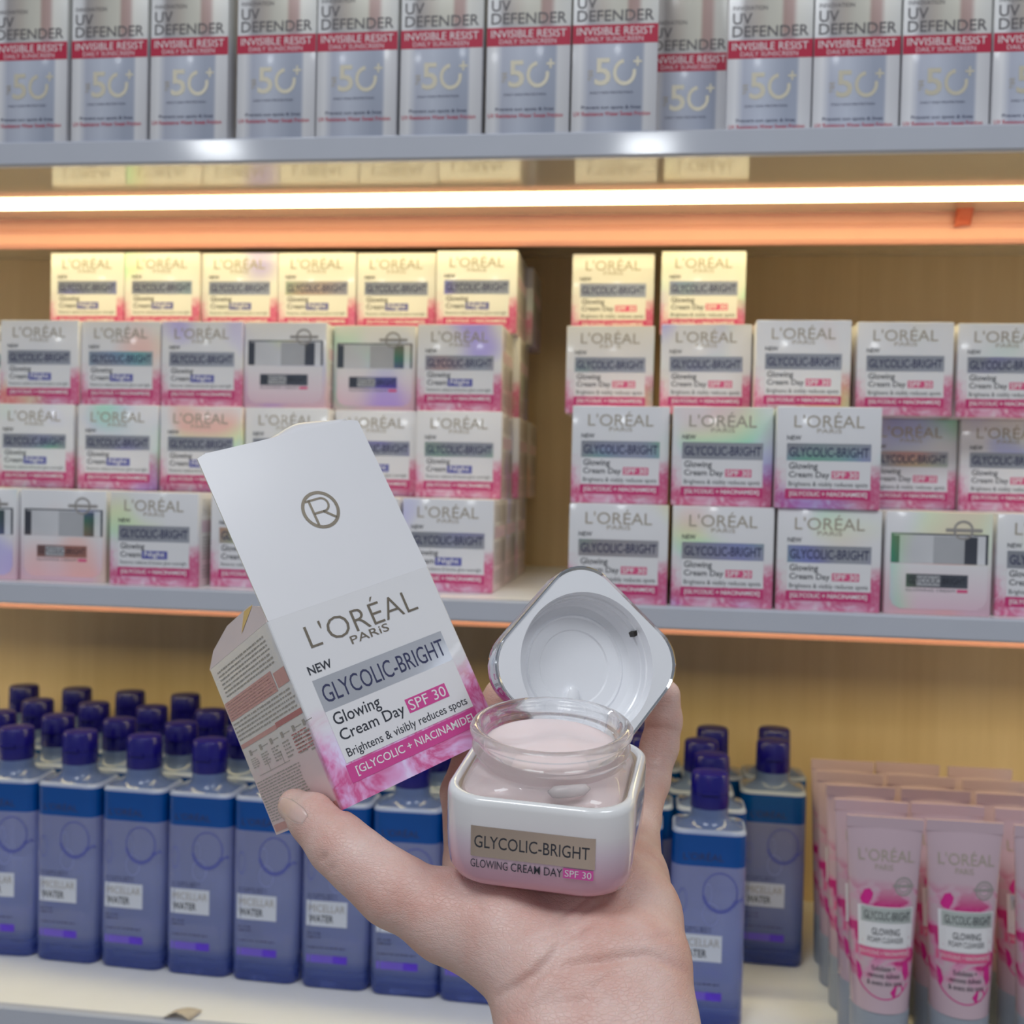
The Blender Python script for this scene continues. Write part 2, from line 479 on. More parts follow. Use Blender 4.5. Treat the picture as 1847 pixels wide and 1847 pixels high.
ORD = ['first', 'second', 'third', 'fourth', 'fifth', 'sixth', 'seventh', 'eighth', 'ninth', 'tenth', 'eleventh', 'twelfth', 'thirteenth', 'fourteenth']
ROWN = {3: 'top', 2: 'second', 1: 'third', 0: 'bottom'}
def stack(side, rows, kinds, base):
    grp = 'cream cartons in the %s stack' % side
    for lev, items in rows.items():
        for i, (x, y) in enumerate(items):
            k = kinds.get((lev, i), base)
            what = {'day': 'pink and white day cream carton', 'night': 'pink and white night cream carton', 'pic': 'pink carton with jar picture'}[k]
            carton(k, x, y, lev, '%s, %s from left in %s row of %s stack' % (what, ORD[i], ROWN[lev], side), grp)
left_rows = {
    3: [(-0.4819, .884), (-0.4155, .884), (-0.3492, .887), (-0.2829, .887), (-0.2166, .889), (-0.1488, .882)],
    2: [(-0.5560, .850), (-0.4865, .820), (-0.4203, .824), (-0.3540, .824), (-0.2877, .827), (-0.2212, .842), (-0.1527, .834)],
    1: [(-0.4880, .817), (-0.4175, .815), (-0.3508, .817), (-0.2842, .822), (-0.2176, .838), (-0.1510, .830)],
    0: [(-0.4905, .745), (-0.4238, .748), (-0.3520, .742), (-0.2815, .752), (-0.2145, .765), (-0.1470, .772)]}
stack('left', left_rows, {(2, 4): 'pic', (2, 5): 'pic', (0, 0): 'pic', (0, 1): 'pic'}, 'night')
right_rows = {
    3: [(-0.0403, .897), (0.0309, .888)],
    2: [(-0.0387, .838), (0.0322, .828), (0.0990, .806), (0.1699, .813), (0.2397, .818)],
    1: [(-0.0264, .755), (0.0415, .748), (0.1083, .736), (0.1838, .850), (0.2505, .845)],
    0: [(-0.0255, .738), (0.0428, .738), (0.1106, .738), (0.1788, .738), (0.2490, .745)]}
stack('right', right_rows, {(0, 3): 'pic'}, 'day')
# the deeper ranks that carry the set-back rows
def ranks(side, kind, cols, spec):
    for lev, ys in spec.items():
        for x in cols:
            for y in ys:
                k = int(round((x - (-0.4880 if side == 'left' else -0.0262)) / 0.0684))
                rk = 'last' if y > 0.94 or (lev < 2 and y > 0.865) else 'second'
                if side == 'left' and lev == 1 and 0.88 < y < 0.93: rk = 'second'
                carton(kind, x, y, lev, 'cream carton in %s rank behind %s column, %s row of %s stack' % (rk, ORD[k], ROWN[lev], side), 'rear cartons of the %s stack' % side)
ranks('left', 'night', [-0.4880, -0.4205, -0.3525, -0.2842, -0.2164, -0.1480], {0: [.840, .9075]})
ranks('left', 'night', [-0.4880, -0.4205, -0.3525, -0.2842, -0.2164], {1: [.9075]})
ranks('left', 'night', [-0.1465], {1: [.8985, .9655]})
ranks('left', 'night', [-0.4860, -0.4190, -0.3525, -0.2860, -0.2190], {2: [.9150]})
ranks('left', 'night', [-0.1480], {2: [.9030]})
ranks('left', 'night', [-0.1440], {3: [.9520]})
ranks('right', 'day', [-0.0262, 0.0428, 0.1106, 0.1788, 0.2490], {0: [.8115, .880]})
ranks('right', 'day', [-0.0262, 0.0417, 0.1088], {1: [.8220, .8895]})
ranks('right', 'day', [-0.0390, 0.0322], {2: [.9050]})

# ------------------------------------------------------------------ sunscreen cartons on the upper shelf
UW, UD, UH = 0.0555, 0.036, 0.142
def uv_mat():
    m, nt, b = new_mat('silver_sunscreen_carton')
    co = objco(nt); s = sep(nt, co)
    u = math_n(nt, 'ADD', math_n(nt, 'DIVIDE', s[0], UW), 0.5)
    low = ramp(nt, u, [(0.0, (0.73, 0.73, 0.76)), (0.10, (0.87, 0.87, 0.90)), (0.20, (0.52, 0.55, 0.66)), (0.40, (0.61, 0.65, 0.76)), (0.70, (0.42, 0.46, 0.57)), (0.82, (0.42, 0.46, 0.57)), (0.86, (0.78, 0.78, 0.81)), (1.0, (0.68, 0.68, 0.72))])
    up = ramp(nt, u, [(0.0, (0.94, 0.94, 0.94)), (0.12, (0.83, 0.83, 0.85)), (0.20, (0.40, 0.37, 0.37)), (0.36, (0.52, 0.47, 0.42)), (0.48, (0.61, 0.59, 0.52)), (0.62, (0.65, 0.63, 0.55)), (0.66, (0.45, 0.31, 0.28)), (0.76, (0.50, 0.35, 0.33)), (0.82, (0.78, 0.76, 0.71)), (1.0, (0.73, 0.73, 0.71))])
    mr = N(nt, 'ShaderNodeMapRange'); mr.inputs['From Min'].default_value = 0.060; mr.inputs['From Max'].default_value = 0.075
    L(nt, s[2], mr.inputs['Value'])
    c = mixc(nt, mr.outputs[0], low, up)
    L(nt, c, b.inputs['Base Color'])
    setp(b, metal=0.10, rough=0.30, coat=0.3, coatr=0.1)
    return m
M['uv'] = uv_mat()
M['red'] = plain('red_ink', (0.52, 0.015, 0.06), 0.35, 0.05)
M['spf_gold'] = plain('embossed_gold', (0.70, 0.65, 0.52), 0.30, 0.08, metal=0.4)
M['ash'] = plain('ash_ink', (0.13, 0.12, 0.13), 0.4, 0.0)
M['pale'] = plain('pale_ink', (0.78, 0.70, 0.74), 0.4, 0.0)
uv_body = bevel_box_mesh('carton_body', UW, UD, UH, 0.0006, [M['uv']])
ufn = lambda u, v, k: ((u - 0.5) * UW, -UD / 2 - 0.00004 - 0.00007 * k, v * UW)      # v counts carton widths up from the base
class UvPrint(Print):
    pass
def uvtext(t, body, u0, b0, u1, b1, mi, layer=2, bold=0.0): t.text(body, u0, b1, u1, b0, mi, layer, bold)
ub = Print(ufn); ub.rect(0, 1.03, 1, 1.25, 0, 1)
tl = Print(ufn)
uvtext(tl, "UV", 0.05, 1.44, 0.28, 1.575, 0, 2, 0.01)
uvtext(tl, "DEFENDER", 0.05, 1.29, 0.95, 1.42, 0, 2, 0.008)
uvtext(tl, "INNOVATION", 0.05, 1.61, 0.46, 1.66, 0, 2)
uvtext(tl, "INVISIBLE RESIST", 0.05, 1.13, 0.95, 1.22, 1, 2, 0.0)
uvtext(tl, "DAILY SUNSCREEN", 0.15, 1.055, 0.83, 1.11, 2, 2)
uvtext(tl, "SPF", 0.19, 0.60, 0.25, 0.72, 3, 2)
uvtext(tl, "Prevent sun spots & lines", 0.12, 0.255, 0.82, 0.305, 4, 2, 0.006)
uvtext(tl, "UV Resistance Water Sweat Friction", 0.03, 0.185, 0.93, 0.235, 5, 2, 0.01)
uvtext(tl, "DAILY HIGH PROTECTION", 0.22, 0.445, 0.72, 0.47, 4, 2)
uv_letter = tl.mesh('lettering', [M['ash'], M['white_ink'], M['pale'], M['gold'], M['navy'], M['red']])
br = Print(ufn); uvtext(br, "L'OR\u00c9AL", 0.17, 2.15, 0.83, 2.30, 0, 2)
uv_brand = br.mesh('brand_lettering', [M['ash']])
sp = Print(ufn)
uvtext(sp, "5", 0.27, 0.54, 0.46, 0.86, 0, 2, 0.015)
sp.ring(0.62, 0.69, 0.135, 0.155, 0.30, 0, 2, 24, math.radians(95), math.radians(375))
uvtext(sp, "+", 0.72, 0.76, 0.82, 0.87, 0, 2, 0.02)
uv_spf = sp.mesh('spf_number', [M['spf_gold']])
uv_band = ub.mesh('red_band', [M['red']])
uv0 = None
uvs = [(-0.4440, .7325), (-0.3850, .7325), (-0.3270, .7325), (-0.2648, .7325), (-0.2085, .7325), (-0.1507, .7325), (-0.0925, .7325), (-0.0356, .7325),
       (0.0135, .7850), (0.0665, .7650), (0.1230, .7650), (0.1800, .7650), (0.2370, .7650)]
for i, (x, y) in enumerate(uvs):
    if uv0 is None:
        r = uv0 = empty('sunscreen_carton')
        for nm, me in (('carton_body', uv_body), ('red_band', uv_band), ('lettering', uv_letter), ('spf_number', uv_spf), ('brand_lettering', uv_brand)): obj(nm, me, r)
    else: r = copy_tree(uv0)
    r.location = (x, y + UD / 2, Z_UP1 + 0.00005); r.rotation_euler = (0, 0, math.radians(random.uniform(-0.3, 0.3)) if 0 < i else 0)
    lab = 'silver sunscreen carton with red band, %s from left on the upper shelf' % ORD[i]
    if i == 8: lab = 'silver sunscreen carton set furthest back on the upper shelf, partly hidden'
    tag(r, lab, 'box', 'sunscreen cartons on the upper shelf')

# ------------------------------------------------------------------ micellar water bottles
BHX, BHY, BR = 0.0262, 0.0205, 0.0085
def bottle_mat():
    m, nt, b = new_mat('lavender_water')
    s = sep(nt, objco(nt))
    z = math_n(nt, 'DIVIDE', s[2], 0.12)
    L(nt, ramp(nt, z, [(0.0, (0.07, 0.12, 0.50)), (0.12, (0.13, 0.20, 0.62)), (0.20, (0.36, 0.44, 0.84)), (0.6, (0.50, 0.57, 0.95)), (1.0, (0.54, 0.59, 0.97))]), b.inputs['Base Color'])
    setp(b, rough=0.06, trans=0.62, ior=1.33, coat=0.3, coatr=0.05)
    return m
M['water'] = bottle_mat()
M['blue_oil'] = plain('blue_layer', (0.003, 0.10, 0.44), 0.12, 0.10, 60, trans=0.25, ior=1.33, coat=0.4, coatr=0.05)
M['clear'] = plain('clear_plastic', (0.24, 0.34, 0.66), 0.10, 0.05, trans=0.5, ior=1.4, coat=0.5, coatr=0.05)
M['cap'] = plain('navy_cap', (0.006, 0.004, 0.19), 0.26, 0.10, coat=0.2, coatr=0.12)
M['label_b'] = plain('pale_label', (0.66, 0.70, 0.80), 0.4, 0.03)
M['violet'] = plain('violet_ink', (0.10, 0.03, 0.62), 0.35, 0.25, 200)
M['ring'] = plain('bubble_ink', (0.10, 0.12, 0.42), 0.35, 0.1)
M['shoulder'] = plain('painted_edge_highlight', (0.34, 0.40, 0.60), 0.22, 0.05)  # paler colour paints the highlight along the bottle shoulder
NB = 48
def bottle():
    r = empty('micellar_bottle')
    q = Geo()
    rr = lambda k, z, rad=BR: rrect(BHX - k, BHY - k, rad, NB, z)
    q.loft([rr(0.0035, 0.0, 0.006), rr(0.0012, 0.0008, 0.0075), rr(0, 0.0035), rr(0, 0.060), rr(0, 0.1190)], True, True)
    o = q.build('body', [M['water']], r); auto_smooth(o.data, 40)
    q = Geo()
    q.loft([rr(0, 0.1190), rr(0, 0.1290), rr(0, 0.1420)], True, True)
    o = q.build('blue_layer', [M['blue_oil']], r); auto_smooth(o.data, 40)
    q = Geo()
    q.loft([rr(0, 0.1420), rr(0.0002, 0.1432), rr(0.0012, 0.1444), rr(0.0022, 0.1450)], False, False)
    o = q.build('shoulder_edge', [M['shoulder']], r); auto_smooth(o.data, 60)
    q = Geo()
    q.loft([rr(0.0022, 0.1450), circ(0.0200, NB, 0.1462, 0.0165), circ(0.0160, NB, 0.1480, 0.0150), circ(0.0140, NB, 0.1505), circ(0.0134, NB, 0.1530), circ(0.0134, NB, 0.1585)], False, True)
    o = q.build('neck', [M['clear']], r); auto_smooth(o.data, 50)
    q = Geo()
    q.loft([circ(0.0136, NB, 0.1580), circ(0.0139, NB, 0.1585), circ(0.0137, NB, 0.1680), circ(0.0131, NB, 0.1682), circ(0.0131, NB, 0.1692), circ(0.0137, NB, 0.1694), circ(0.0134, NB, 0.1810), circ(0.0124, NB, 0.1828), circ(0.0085, NB, 0.1835)], True, True)
    o = q.build('cap', [M['cap']], r); auto_smooth(o.data, 40)
    q = Geo(); q.box(-0.006, 0.006, -0.0150, -0.0128, 0.1694, 0.1715)
    q.build('flip_tab', [M['cap']], o)
    fn = lambda u, v, k: ((u - 0.5) * 2 * BHX, front_y((u - 0.5) * 2 * BHX, BHX, BHY, BR) - 0.00004 - 0.00007 * k, (1 - v) * 0.145)
    t = Print(fn)
    t.rect(0.10, 0.525, 0.70, 0.660, 0, 1, 8)
    t.text("MICELLAR", 0.135, 0.545, 0.67, 0.585, 3, 2); t.text("WATER", 0.135, 0.600, 0.50, 0.640, 2, 2, 0.02)
    t.build('label', [M['label_b'], M['ring'], M['ink'], M['grey_print']], r)
    t = Print(fn)
    t.ring(0.66, 0.305, 0.235, 0.100, 0.07, 0, 1); t.ring(0.66, 0.300, 0.25, 0.112, 0.16, 0, 2, 20, math.radians(25), math.radians(165))
    t.poly([(0.86, 0.345), (0.94, 0.330), (0.97, 0.345), (0.97, 0.352), (0.94, 0.343), (0.87, 0.362)], 0, 2)
    t.ring(0.16, 0.355, 0.06, 0.060, 0.10, 0, 1); t.ring(0.54, 0.420, 0.11, 0.058, 0.07, 1, 1); t.ring(0.50, 0.315, 0.05, 0.05, 0.08, 1, 1)
    t.build('bubble_print', [M['ring'], plain('faint_bubble_ink', (0.26, 0.30, 0.60), 0.35, 0.05)], r)
    t = Print(fn); t.text("L'OR\u00c9AL", 0.16, 0.105, 0.70, 0.150, 0, 1); t.build('brand_lettering', [M['navy']], r)
    t = Print(fn); t.scribble(0.12, 0.485, 0.55, 0.515, 2, 0, 1, random.Random(5)); t.build('fine_print', [M['navy']], r)
    t = Print(fn); t.scribble(0.12, 0.69, 0.32, 0.73, 2, 0, 1, random.Random(6)); t.build('fine_print', [M['navy']], r)
    t = Print(fn); t.scribble(0.12, 0.765, 0.68, 0.785, 1, 0, 1, random.Random(8)); t.build('fine_print', [M['navy']], r)
    t = Print(fn); t.rect(0.11, 0.815, 0.50, 0.856, 0, 1, 5); t.rect(0.50, 0.815, 0.71, 0.856, 1, 1, 4)
    t.build('violet_strip', [plain('violet_strip', (0.16, 0.10, 0.62), 0.35, 0.1), M['violet']], r)
    return r
b0 = bottle()
first_b = [True]
def place_bottle(x, y, rz, label, group):
    r = b0 if first_b[0] else copy_tree(b0)
    first_b[0] = False
    r.location = (x, y, Z_LOW1 + 0.00005); r.rotation_euler = (0, 0, math.radians(rz)); r.scale = (1, 1, 0.97)
    tag(r, label, 'bottle', group)
XA = [-0.5055, -0.4500, -0.3950, -0.3405, -0.2868, -0.2320, -0.1780, -0.1250, -0.0710, -0.0165, 0.0425]
for i, x in enumerate(XA):
    y = 0.8265 - (x + 0.5055) * 0.036
    lab = 'navy capped micellar water bottle, %s from left in the front row' % ORD[i]
    place_bottle(x, y, random.uniform(-3, 3), lab, 'micellar water bottles, front row')
rows_b = [('second', 0.8750, 0.008, 10), ('third', 0.929, 0.011, 10), ('rear', 0.988, 0.016, 10)]
for nm, y, dx, n in rows_b:
    for i, x in enumerate([-0.6150, -0.5600] + XA[:n]):
        yy = y - (x + 0.5055) * 0.030
        place_bottle(x + dx, yy, random.uniform(-3, 3), 'navy capped micellar water bottle, %s from left in the %s row' % (ORD[i], nm), 'micellar water bottles behind the front row')
for k, (x, y) in enumerate([(0.0461, .861), (0.0400, .907), (0.0514, .958)]):
    place_bottle(x, y, 1, 'micellar water bottle, %s behind the rightmost front row bottle' % ORD[k], 'micellar water bottles behind the front row')
place_bottle(0.0985, .920, -2, 'navy capped micellar water bottle standing alone beside the pink tubes', 'micellar water bottles behind the front row')
place_bottle(0.1040, .968, 2, 'navy capped micellar water bottle behind the one beside the pink tubes', 'micellar water bottles behind the front row')

# ------------------------------------------------------------------ foam cleanser tubes
TZ0, TZ1, TZ2 = 0.040, 0.158, 0.1645
def tube_ab(t):
    a = 0.0188 + (0.0245 - 0.0188) * t
    b = 0.0188 * (1 - t) ** 0.85 + 0.0009
    return a, b
def tube_mat():
    m, nt, b = new_mat('pearl_pink_tube')
    co = objco(nt); s = sep(nt, co)
    n1 = noise(nt, co, 48, 3, 0.5, 1.0)
    pet = ramp(nt, n1, [(0.47, (0.60, 0.45, 0.52)), (0.55, (0.70, 0.30, 0.48)), (0.61, (0.58, 0.02, 0.20)), (0.70, (0.64, 0.05, 0.26))])
    z = math_n(nt, 'DIVIDE', s[2], 0.1645)
    zm = ramp(nt, z, [(0.33, (0, 0, 0)), (0.42, (1, 1, 1)), (0.66, (1, 1, 1)), (0.76, (0, 0, 0))])
    L(nt, mixc(nt, zm, (0.60, 0.45, 0.52), pet), b.inputs['Base Color'])
    setp(b, rough=0.25, coat=0.4, coatr=0.1)
    bump(nt, b, noise(nt, co, 35, 2), 0.15, 0.003)
    return m
M['tube'] = tube_mat()
M['tube_cap'] = plain('grey_tube_cap', (0.34, 0.38, 0.45), 0.3, 0.05)
M['holo'] = foil_mat('rainbow_foil', (0.62, 0.68, 0.66), True, 0.95, 0.4)
M['tube_pink'] = plain('tube_pink_band', (0.74, 0.12, 0.28), 0.35, 0.15, 120)
M['petal'] = plain('petal_ink', (0.66, 0.02, 0.27), 0.35, 0.2, 150)
def tube():
    r = empty('cleanser_tube')
    q = Geo(); n = 40; rings = []
    for i in range(17):
        t = i / 16; a, b = tube_ab(t); rings.append(circ(a, n, TZ0 + (TZ1 - TZ0) * t, b))
    q.loft(rings, True, True)
    o = q.build('body', [M['tube']], r); auto_smooth(o.data, 50)
    q = Geo(); q.box(-0.0246, 0.0246, -0.0011, 0.0011, TZ1 - 0.001, TZ2); q.build('crimped_end', [M['tube']], r)
    q = Geo()
    q.loft([circ(0.0168, n, 0.0), circ(0.0180, n, 0.001), circ(0.0188, n, 0.030), circ(0.0191, n, 0.0385), circ(0.0188, n, 0.0402)], True, True)
    o = q.build('cap', [M['tube_cap']], r); auto_smooth(o.data, 40)
    def fn(u, v, k):
        t = min(max(1 - v, 0), 1); a, b = tube_ab(t); x = (u - 0.5) * 2 * a * 0.96
        return (x, -b * math.sqrt(max(0, 1 - (x / a) ** 2)) - 0.00008 - 0.00012 * k, TZ0 + (TZ1 - TZ0) * t)
    class TP(Print):
        def rect(s, u0, v0, u1, v1, mi, layer=1, n=1):
            k = 4
            for i in range(k): Print.rect(s, u0, v0 + (v1 - v0) * i / k, u1, v0 + (v1 - v0) * (i + 1) / k, mi, layer, 8)
    t = TP(fn)
    t.rect(0.10, 0.43, 0.94, 0.65, 0, 1)
    t.build('label_panel', [M['panel']], r)
    t = TP(fn); t.rect(0.15, 0.435, 0.92, 0.515, 0, 2); t.build('foil_band', [M['holo']], r)
    t = TP(fn); t.rect(0.06, 0.655, 0.93, 0.705, 0, 1); t.build('ingredient_band', [M['tube_pink']], r)
    t = TP(fn)
    t.text("L'OR\u00c9AL", 0.13, 0.105, 0.92, 0.185, 0, 1); t.text("PARIS", 0.36, 0.20, 0.62, 0.232, 0, 1)
    t.text("GLYCOLIC-BRIGHT", 0.19, 0.455, 0.89, 0.50, 1, 3); t.text("GLOWING", 0.30, 0.545, 0.74, 0.582, 1, 2, 0.01); t.text("FOAM CLEANSER", 0.24, 0.592, 0.80, 0.622, 1, 2)
    t.text("[GLYCOLIC + NIACINAMIDE]", 0.12, 0.668, 0.88, 0.692, 2, 2)
    t.text("Exfoliates +", 0.30, 0.745, 0.68, 0.772, 1, 2); t.text("removes dullness", 0.24, 0.782, 0.76, 0.810, 1, 2); t.text("& evens skin tone", 0.22, 0.822, 0.80, 0.850, 1, 2)
    t.ring(0.78, 0.315, 0.135, 0.052, 0.18, 3, 1); t.rect(0.62, 0.305, 0.93, 0.318, 3, 2); t.ring(0.78, 0.315, 0.085, 0.033, 0.15, 3, 1)
    t.build('lettering', [M['gold'], M['ink'], M['white_ink'], M['grey_print']], r)
    for pts in ([(0.13, 0.40), (0.20, 0.345), (0.28, 0.335), (0.33, 0.36), (0.31, 0.39), (0.25, 0.425), (0.17, 0.42)],
                [(0.60, 0.885), (0.68, 0.850), (0.80, 0.845), (0.84, 0.870), (0.76, 0.905), (0.66, 0.915)],
                [(0.06, 0.74), (0.12, 0.76), (0.15, 0.81), (0.11, 0.85), (0.07, 0.80)], [(0.80, 0.72), (0.90, 0.73), (0.93, 0.80), (0.86, 0.83), (0.80, 0.78)]):
        t = TP(fn); t.poly(pts, 0, 1); t.build('petal_print', [M['petal']], r)
    t = TP(fn); t.ring(0.50, 0.80, 0.44, 0.125, 0.05, 0, 1, 20, math.radians(20), math.radians(170)); t.build('arc_print', [M['petal']], r)
    return r
t0 = tube(); ft = True
COLN = ['left', 'middle', 'right']
for c, x in enumerate([0.1562, 0.2085, 0.2625]):
    for k in range(5):
        y = 0.764 + 0.0386 * k + (0.002 if c == 1 else 0)
        r = t0 if ft else copy_tree(t0); ft = False
        r.location = (x + random.uniform(-0.0012, 0.0012) - 0.0010 * k, y, Z_LOW1 + 0.00005); r.rotation_euler = (0, 0, math.radians(random.uniform(-2, 2)))
        tag(r, 'pink foam cleanser tube, %s of its rank from the front, %s column' % (ORD[k], COLN[c]), 'tube', 'foam cleanser tubes on the lower shelf')

# ------------------------------------------------------------------ carton held open by the thumb
Rb = Matrix(((0.66936, -0.59238, -0.44838), (0.69937, 0.70606, 0.11123), (0.25069, -0.38803, 0.8869)))
tb = Vector((-0.10044, 0.35528, 1.24069))
held = empty('open_carton')
mw = Rb.to_4x4(); mw.translation = tb + Rb @ Vector((HW / 2, HW / 2, 0)); held.matrix_world = mw
tag(held, 'open white and pink cream carton held up by the thumb, lid flap raised', 'box')
M['card'] = plain('white_card', (0.80, 0.80, 0.84), 0.35, 0.02, coat=0.3, coatr=0.15)
M['card_edge'] = plain('raw_card_edge', (0.82, 0.78, 0.68), 0.7, 0.06, 300)
h = HW / 2; th = 0.0006
q = Geo()
# open topped carton: four walls with thickness and a floor
o_ = [(-h, -h), (h, -h), (h, h), (-h, h)]; i_ = [(-h + th, -h + th), (h - th, -h + th), (h - th, h - th), (-h + th, h - th)]
def rnd(pts, z, r=0.0007):
    out = []
    for k in range(4):
        p = Vector(pts[k]); a = (Vector(pts[k - 1]) - p).normalized(); b = (Vector(pts[(k + 1) % 4]) - p).normalized()
        for w in (0, 0.5, 1): out.append((*(p + a * r * (1 - w) + b * r * w - (a + b) * r * 0.12 * (1 - abs(2 * w - 1))), z))
    return out
q.loft([rnd(o_, 0), rnd(o_, HW), rnd(i_, HW, 0.0003), rnd(i_, th, 0.0003)], True, True)
q.build('carton_body', [M['carton_held']], held)
hp = front_parts(HW, HW, HW, False, M['foil_held'], True)
for nm, me in hp: obj(nm, me, held)
# printed left side panel
def left_print():
    t = Print(left_fn(HW, HW, HW)); rr = random.Random(21)      # u runs from the back edge to the front edge
    fl = lambda u: 1 - u
    S = lambda u0, v0, u1, v1, rows, mi=0: t.scribble(u0, v0, u1, v1, rows, mi, 1, rr, 0.012)
    S(0.10, 0.035, 0.90, 0.20, 7)
    t.rect(0.02, 0.215, 0.80, 0.325, 1, 1); S(0.05, 0.222, 0.78, 0.318, 6, 3)
    t.rect(0.82, 0.235, 0.98, 0.315, 1, 1)
    S(0.03, 0.335, 0.97, 0.45, 5)
    t.rect(0.02, 0.465, 0.60, 0.490, 1, 1); t.rect(0.60, 0.458, 0.98, 0.487, 2, 1)
    for k, u in enumerate((0.10, 0.27, 0.44, 0.61, 0.78, 0.93)):
        t.rect(u, 0.515, u + 0.035, 0.545, 0, 1); t.rect(u + 0.04, 0.529, u + 0.13, 0.533, 0, 1)
        S(u - 0.02, 0.56, min(u + 0.09, 0.98), 0.62 + 0.012 * k, 5)
    t.rect(0.12, 0.665, 0.60, 0.668, 0, 1); t.rect(0.30, 0.60, 0.305, 0.665, 0, 1); t.rect(0.52, 0.60, 0.525, 0.665, 0, 1)
    S(0.03, 0.69, 0.70, 0.93, 15)
    S(0.74, 0.55, 0.97, 0.66, 6, 2)
    t.rect(0.03, 0.945, 0.95, 0.985, 1, 1)
    return t.mesh('side_print', [M['fine_print'], plain('rose_panel', (0.68, 0.36, 0.34), 0.4, 0.12, 400), plain('rose_ink', (0.55, 0.20, 0.20), 0.4, 0.1), plain('pale_rose', (0.78, 0.55, 0.50), 0.4, 0.0)])
obj('side_print', left_print(), held)
# raised lid flap with tuck flap
fl = empty('lid_flap'); fl.parent = held; fl.location = (0, -h, HW)
fl.rotation_euler = (math.radians(-3.0), 0, 0)
def sheet(name, pts, th, mats, parent, y0=0.0):
    n = len(pts)
    v = [(x, y0 - th / 2, z) for x, z in pts] + [(x, y0 + th / 2, z) for x, z in pts]
    q = Geo(); q.add(v, [tuple(range(n))], 0); q.add(v, [tuple(range(2 * n - 1, n - 1, -1))], 0)
    q.add(v, [(i, i + n, (i + 1) % n + n, (i + 1) % n) for i in range(n)], 1)
    return q.build(name, mats, parent)
bpy.data.objects.remove(fl)
fl = sheet('lid_flap', [(-h + .0003, 0.0004), (h - .0003, 0.0004), (h - .0005, 0.0640), (h - 0.004, 0.0652), (-h + 0.004, 0.0652), (-h + .0005, 0.0640)], 0.0005, [M['card'], M['card_edge']], held)
fl.location = (0, -h + 0.00022, HW - 0.0004); fl.rotation_euler = (math.radians(-3.0), 0, 0)
# tuck flap curls back from the top edge of the lid flap
q = Geo(); n = 20
prof = []
for i in range(n + 1):
    u = -1 + 2 * i / n
    x = u * (h - 0.0045)
    w = 0.0125 * (1 - 0.85 * max(0, abs(u + 0.0) - 0.55) / 0.45)
    for k in range(5):
        s = k / 4; a = math.radians(20 + 95 * s)
        lift = 0.0016 + 0.0052 * math.exp(-((u - 0.42) / 0.42) ** 2)
        prof.append((x, 0.0004 + w * s * (0.55 + 0.40 * s), 0.0646 + lift * math.sin(min(1, s * 1.15) * math.pi * 0.62)))
q.add(prof, [(i * 5 + k, (i + 1) * 5 + k, (i + 1) * 5 + k + 1, i * 5 + k + 1) for i in range(n) for k in range(4)], 0)
tk = q.build('tuck_flap', [M['card']], fl, True)
md = tk.modifiers.new('thick', 'SOLIDIFY'); md.thickness = 0.0005
# the round R emblem on the lid flap
efn = lambda u, v, k: (u * 0.0075 + 0.0025, -0.00029 - 0.00006 * k, 0.0335 + v * 0.0075)
e = Print(efn)
e.ring(0, 0, 1, 1, 0.17, 0, 1, 40)
def stroke(a, b, w):
    d = Vector(b) - Vector(a); nrm = Vector((-d.y, d.x)).normalized() * w / 2
    e.poly([tuple(Vector(a) + nrm), tuple(Vector(b) + nrm), tuple(Vector(b) - nrm), tuple(Vector(a) - nrm)], 0, 1)
stroke((-0.42, 0.62), (-0.42, -0.74), 0.13); stroke((-0.62, 0.58), (0.18, 0.58), 0.11); stroke((-0.42, -0.12), (0.18, -0.12), 0.12); stroke((0.10, -0.10), (0.66, -0.60), 0.13)
e.ring(0.17, 0.23, 0.405, 0.405, 0.28, 0, 1, 18, -math.pi / 2, math.pi / 2)
e.build('emblem', [M['bronze']], fl)
# dust flap on the left edge, with a scrap of yellow sticker
q = Geo()
P = lambda t, a, hh: (-h + 0.0004 + a, h - t * HW, HW + hh)
pts = [P(0.0, 0, 0.0), P(0.12, 0.0012, 0.0055), P(0.42, 0.0018, 0.0095), P(0.80, 0.0018, 0.0095), P(0.97, 0.001, 0.006), P(0.99, 0, 0)]
q.add(pts, [tuple(range(6))]); df = q.build('dust_flap', [plain('blush_card', (0.80, 0.70, 0.72), 0.4, 0.05)], held)
md = df.modifiers.new('thick', 'SOLIDIFY'); md.thickness = 0.0004
q = Geo(); q.add([(p[0] - 0.0006, p[1], p[2]) for p in (P(0.62, 0.0006, 0.003), P(0.86, 0.0018, 0.0090), P(0.72, 0.0018, 0.0092))], [(0, 1, 2)])
q.build('sticker', [plain('yellow_sticker', (0.86, 0.60, 0.22), 0.5, 0.05)], df)

# ------------------------------------------------------------------ cream jar
Rj = Matrix(((0.99696, 0.07623, 0.01595), (-0.07291, 0.98554, -0.15293), (-0.02738, 0.15130, 0.98811)))
tj = Vector((-0.03277, 0.36067, 1.22849))
jar = empty('cream_jar')
mw = Rj.to_4x4(); mw.translation = tj; jar.matrix_world = mw
tag(jar, 'open glass jar of pale pink cream in white and pink shell on the palm', 'jar')
def shell_mat():
    m, nt, b = new_mat('pearl_pink_shell')
    s = sep(nt, objco(nt))
    z = math_n(nt, 'DIVIDE', s[2], 0.0306)
    L(nt, ramp(nt, z, [(0.0, (0.60, 0.28, 0.38)), (0.25, (0.66, 0.40, 0.52)), (0.52, (0.74, 0.62, 0.72)), (0.70, (0.82, 0.79, 0.82)), (1.0, (0.84, 0.84, 0.85))]), b.inputs['Base Color'])
    setp(b, rough=0.22, coat=0.8, coatr=0.06)
    return m
M['shell'] = shell_mat()
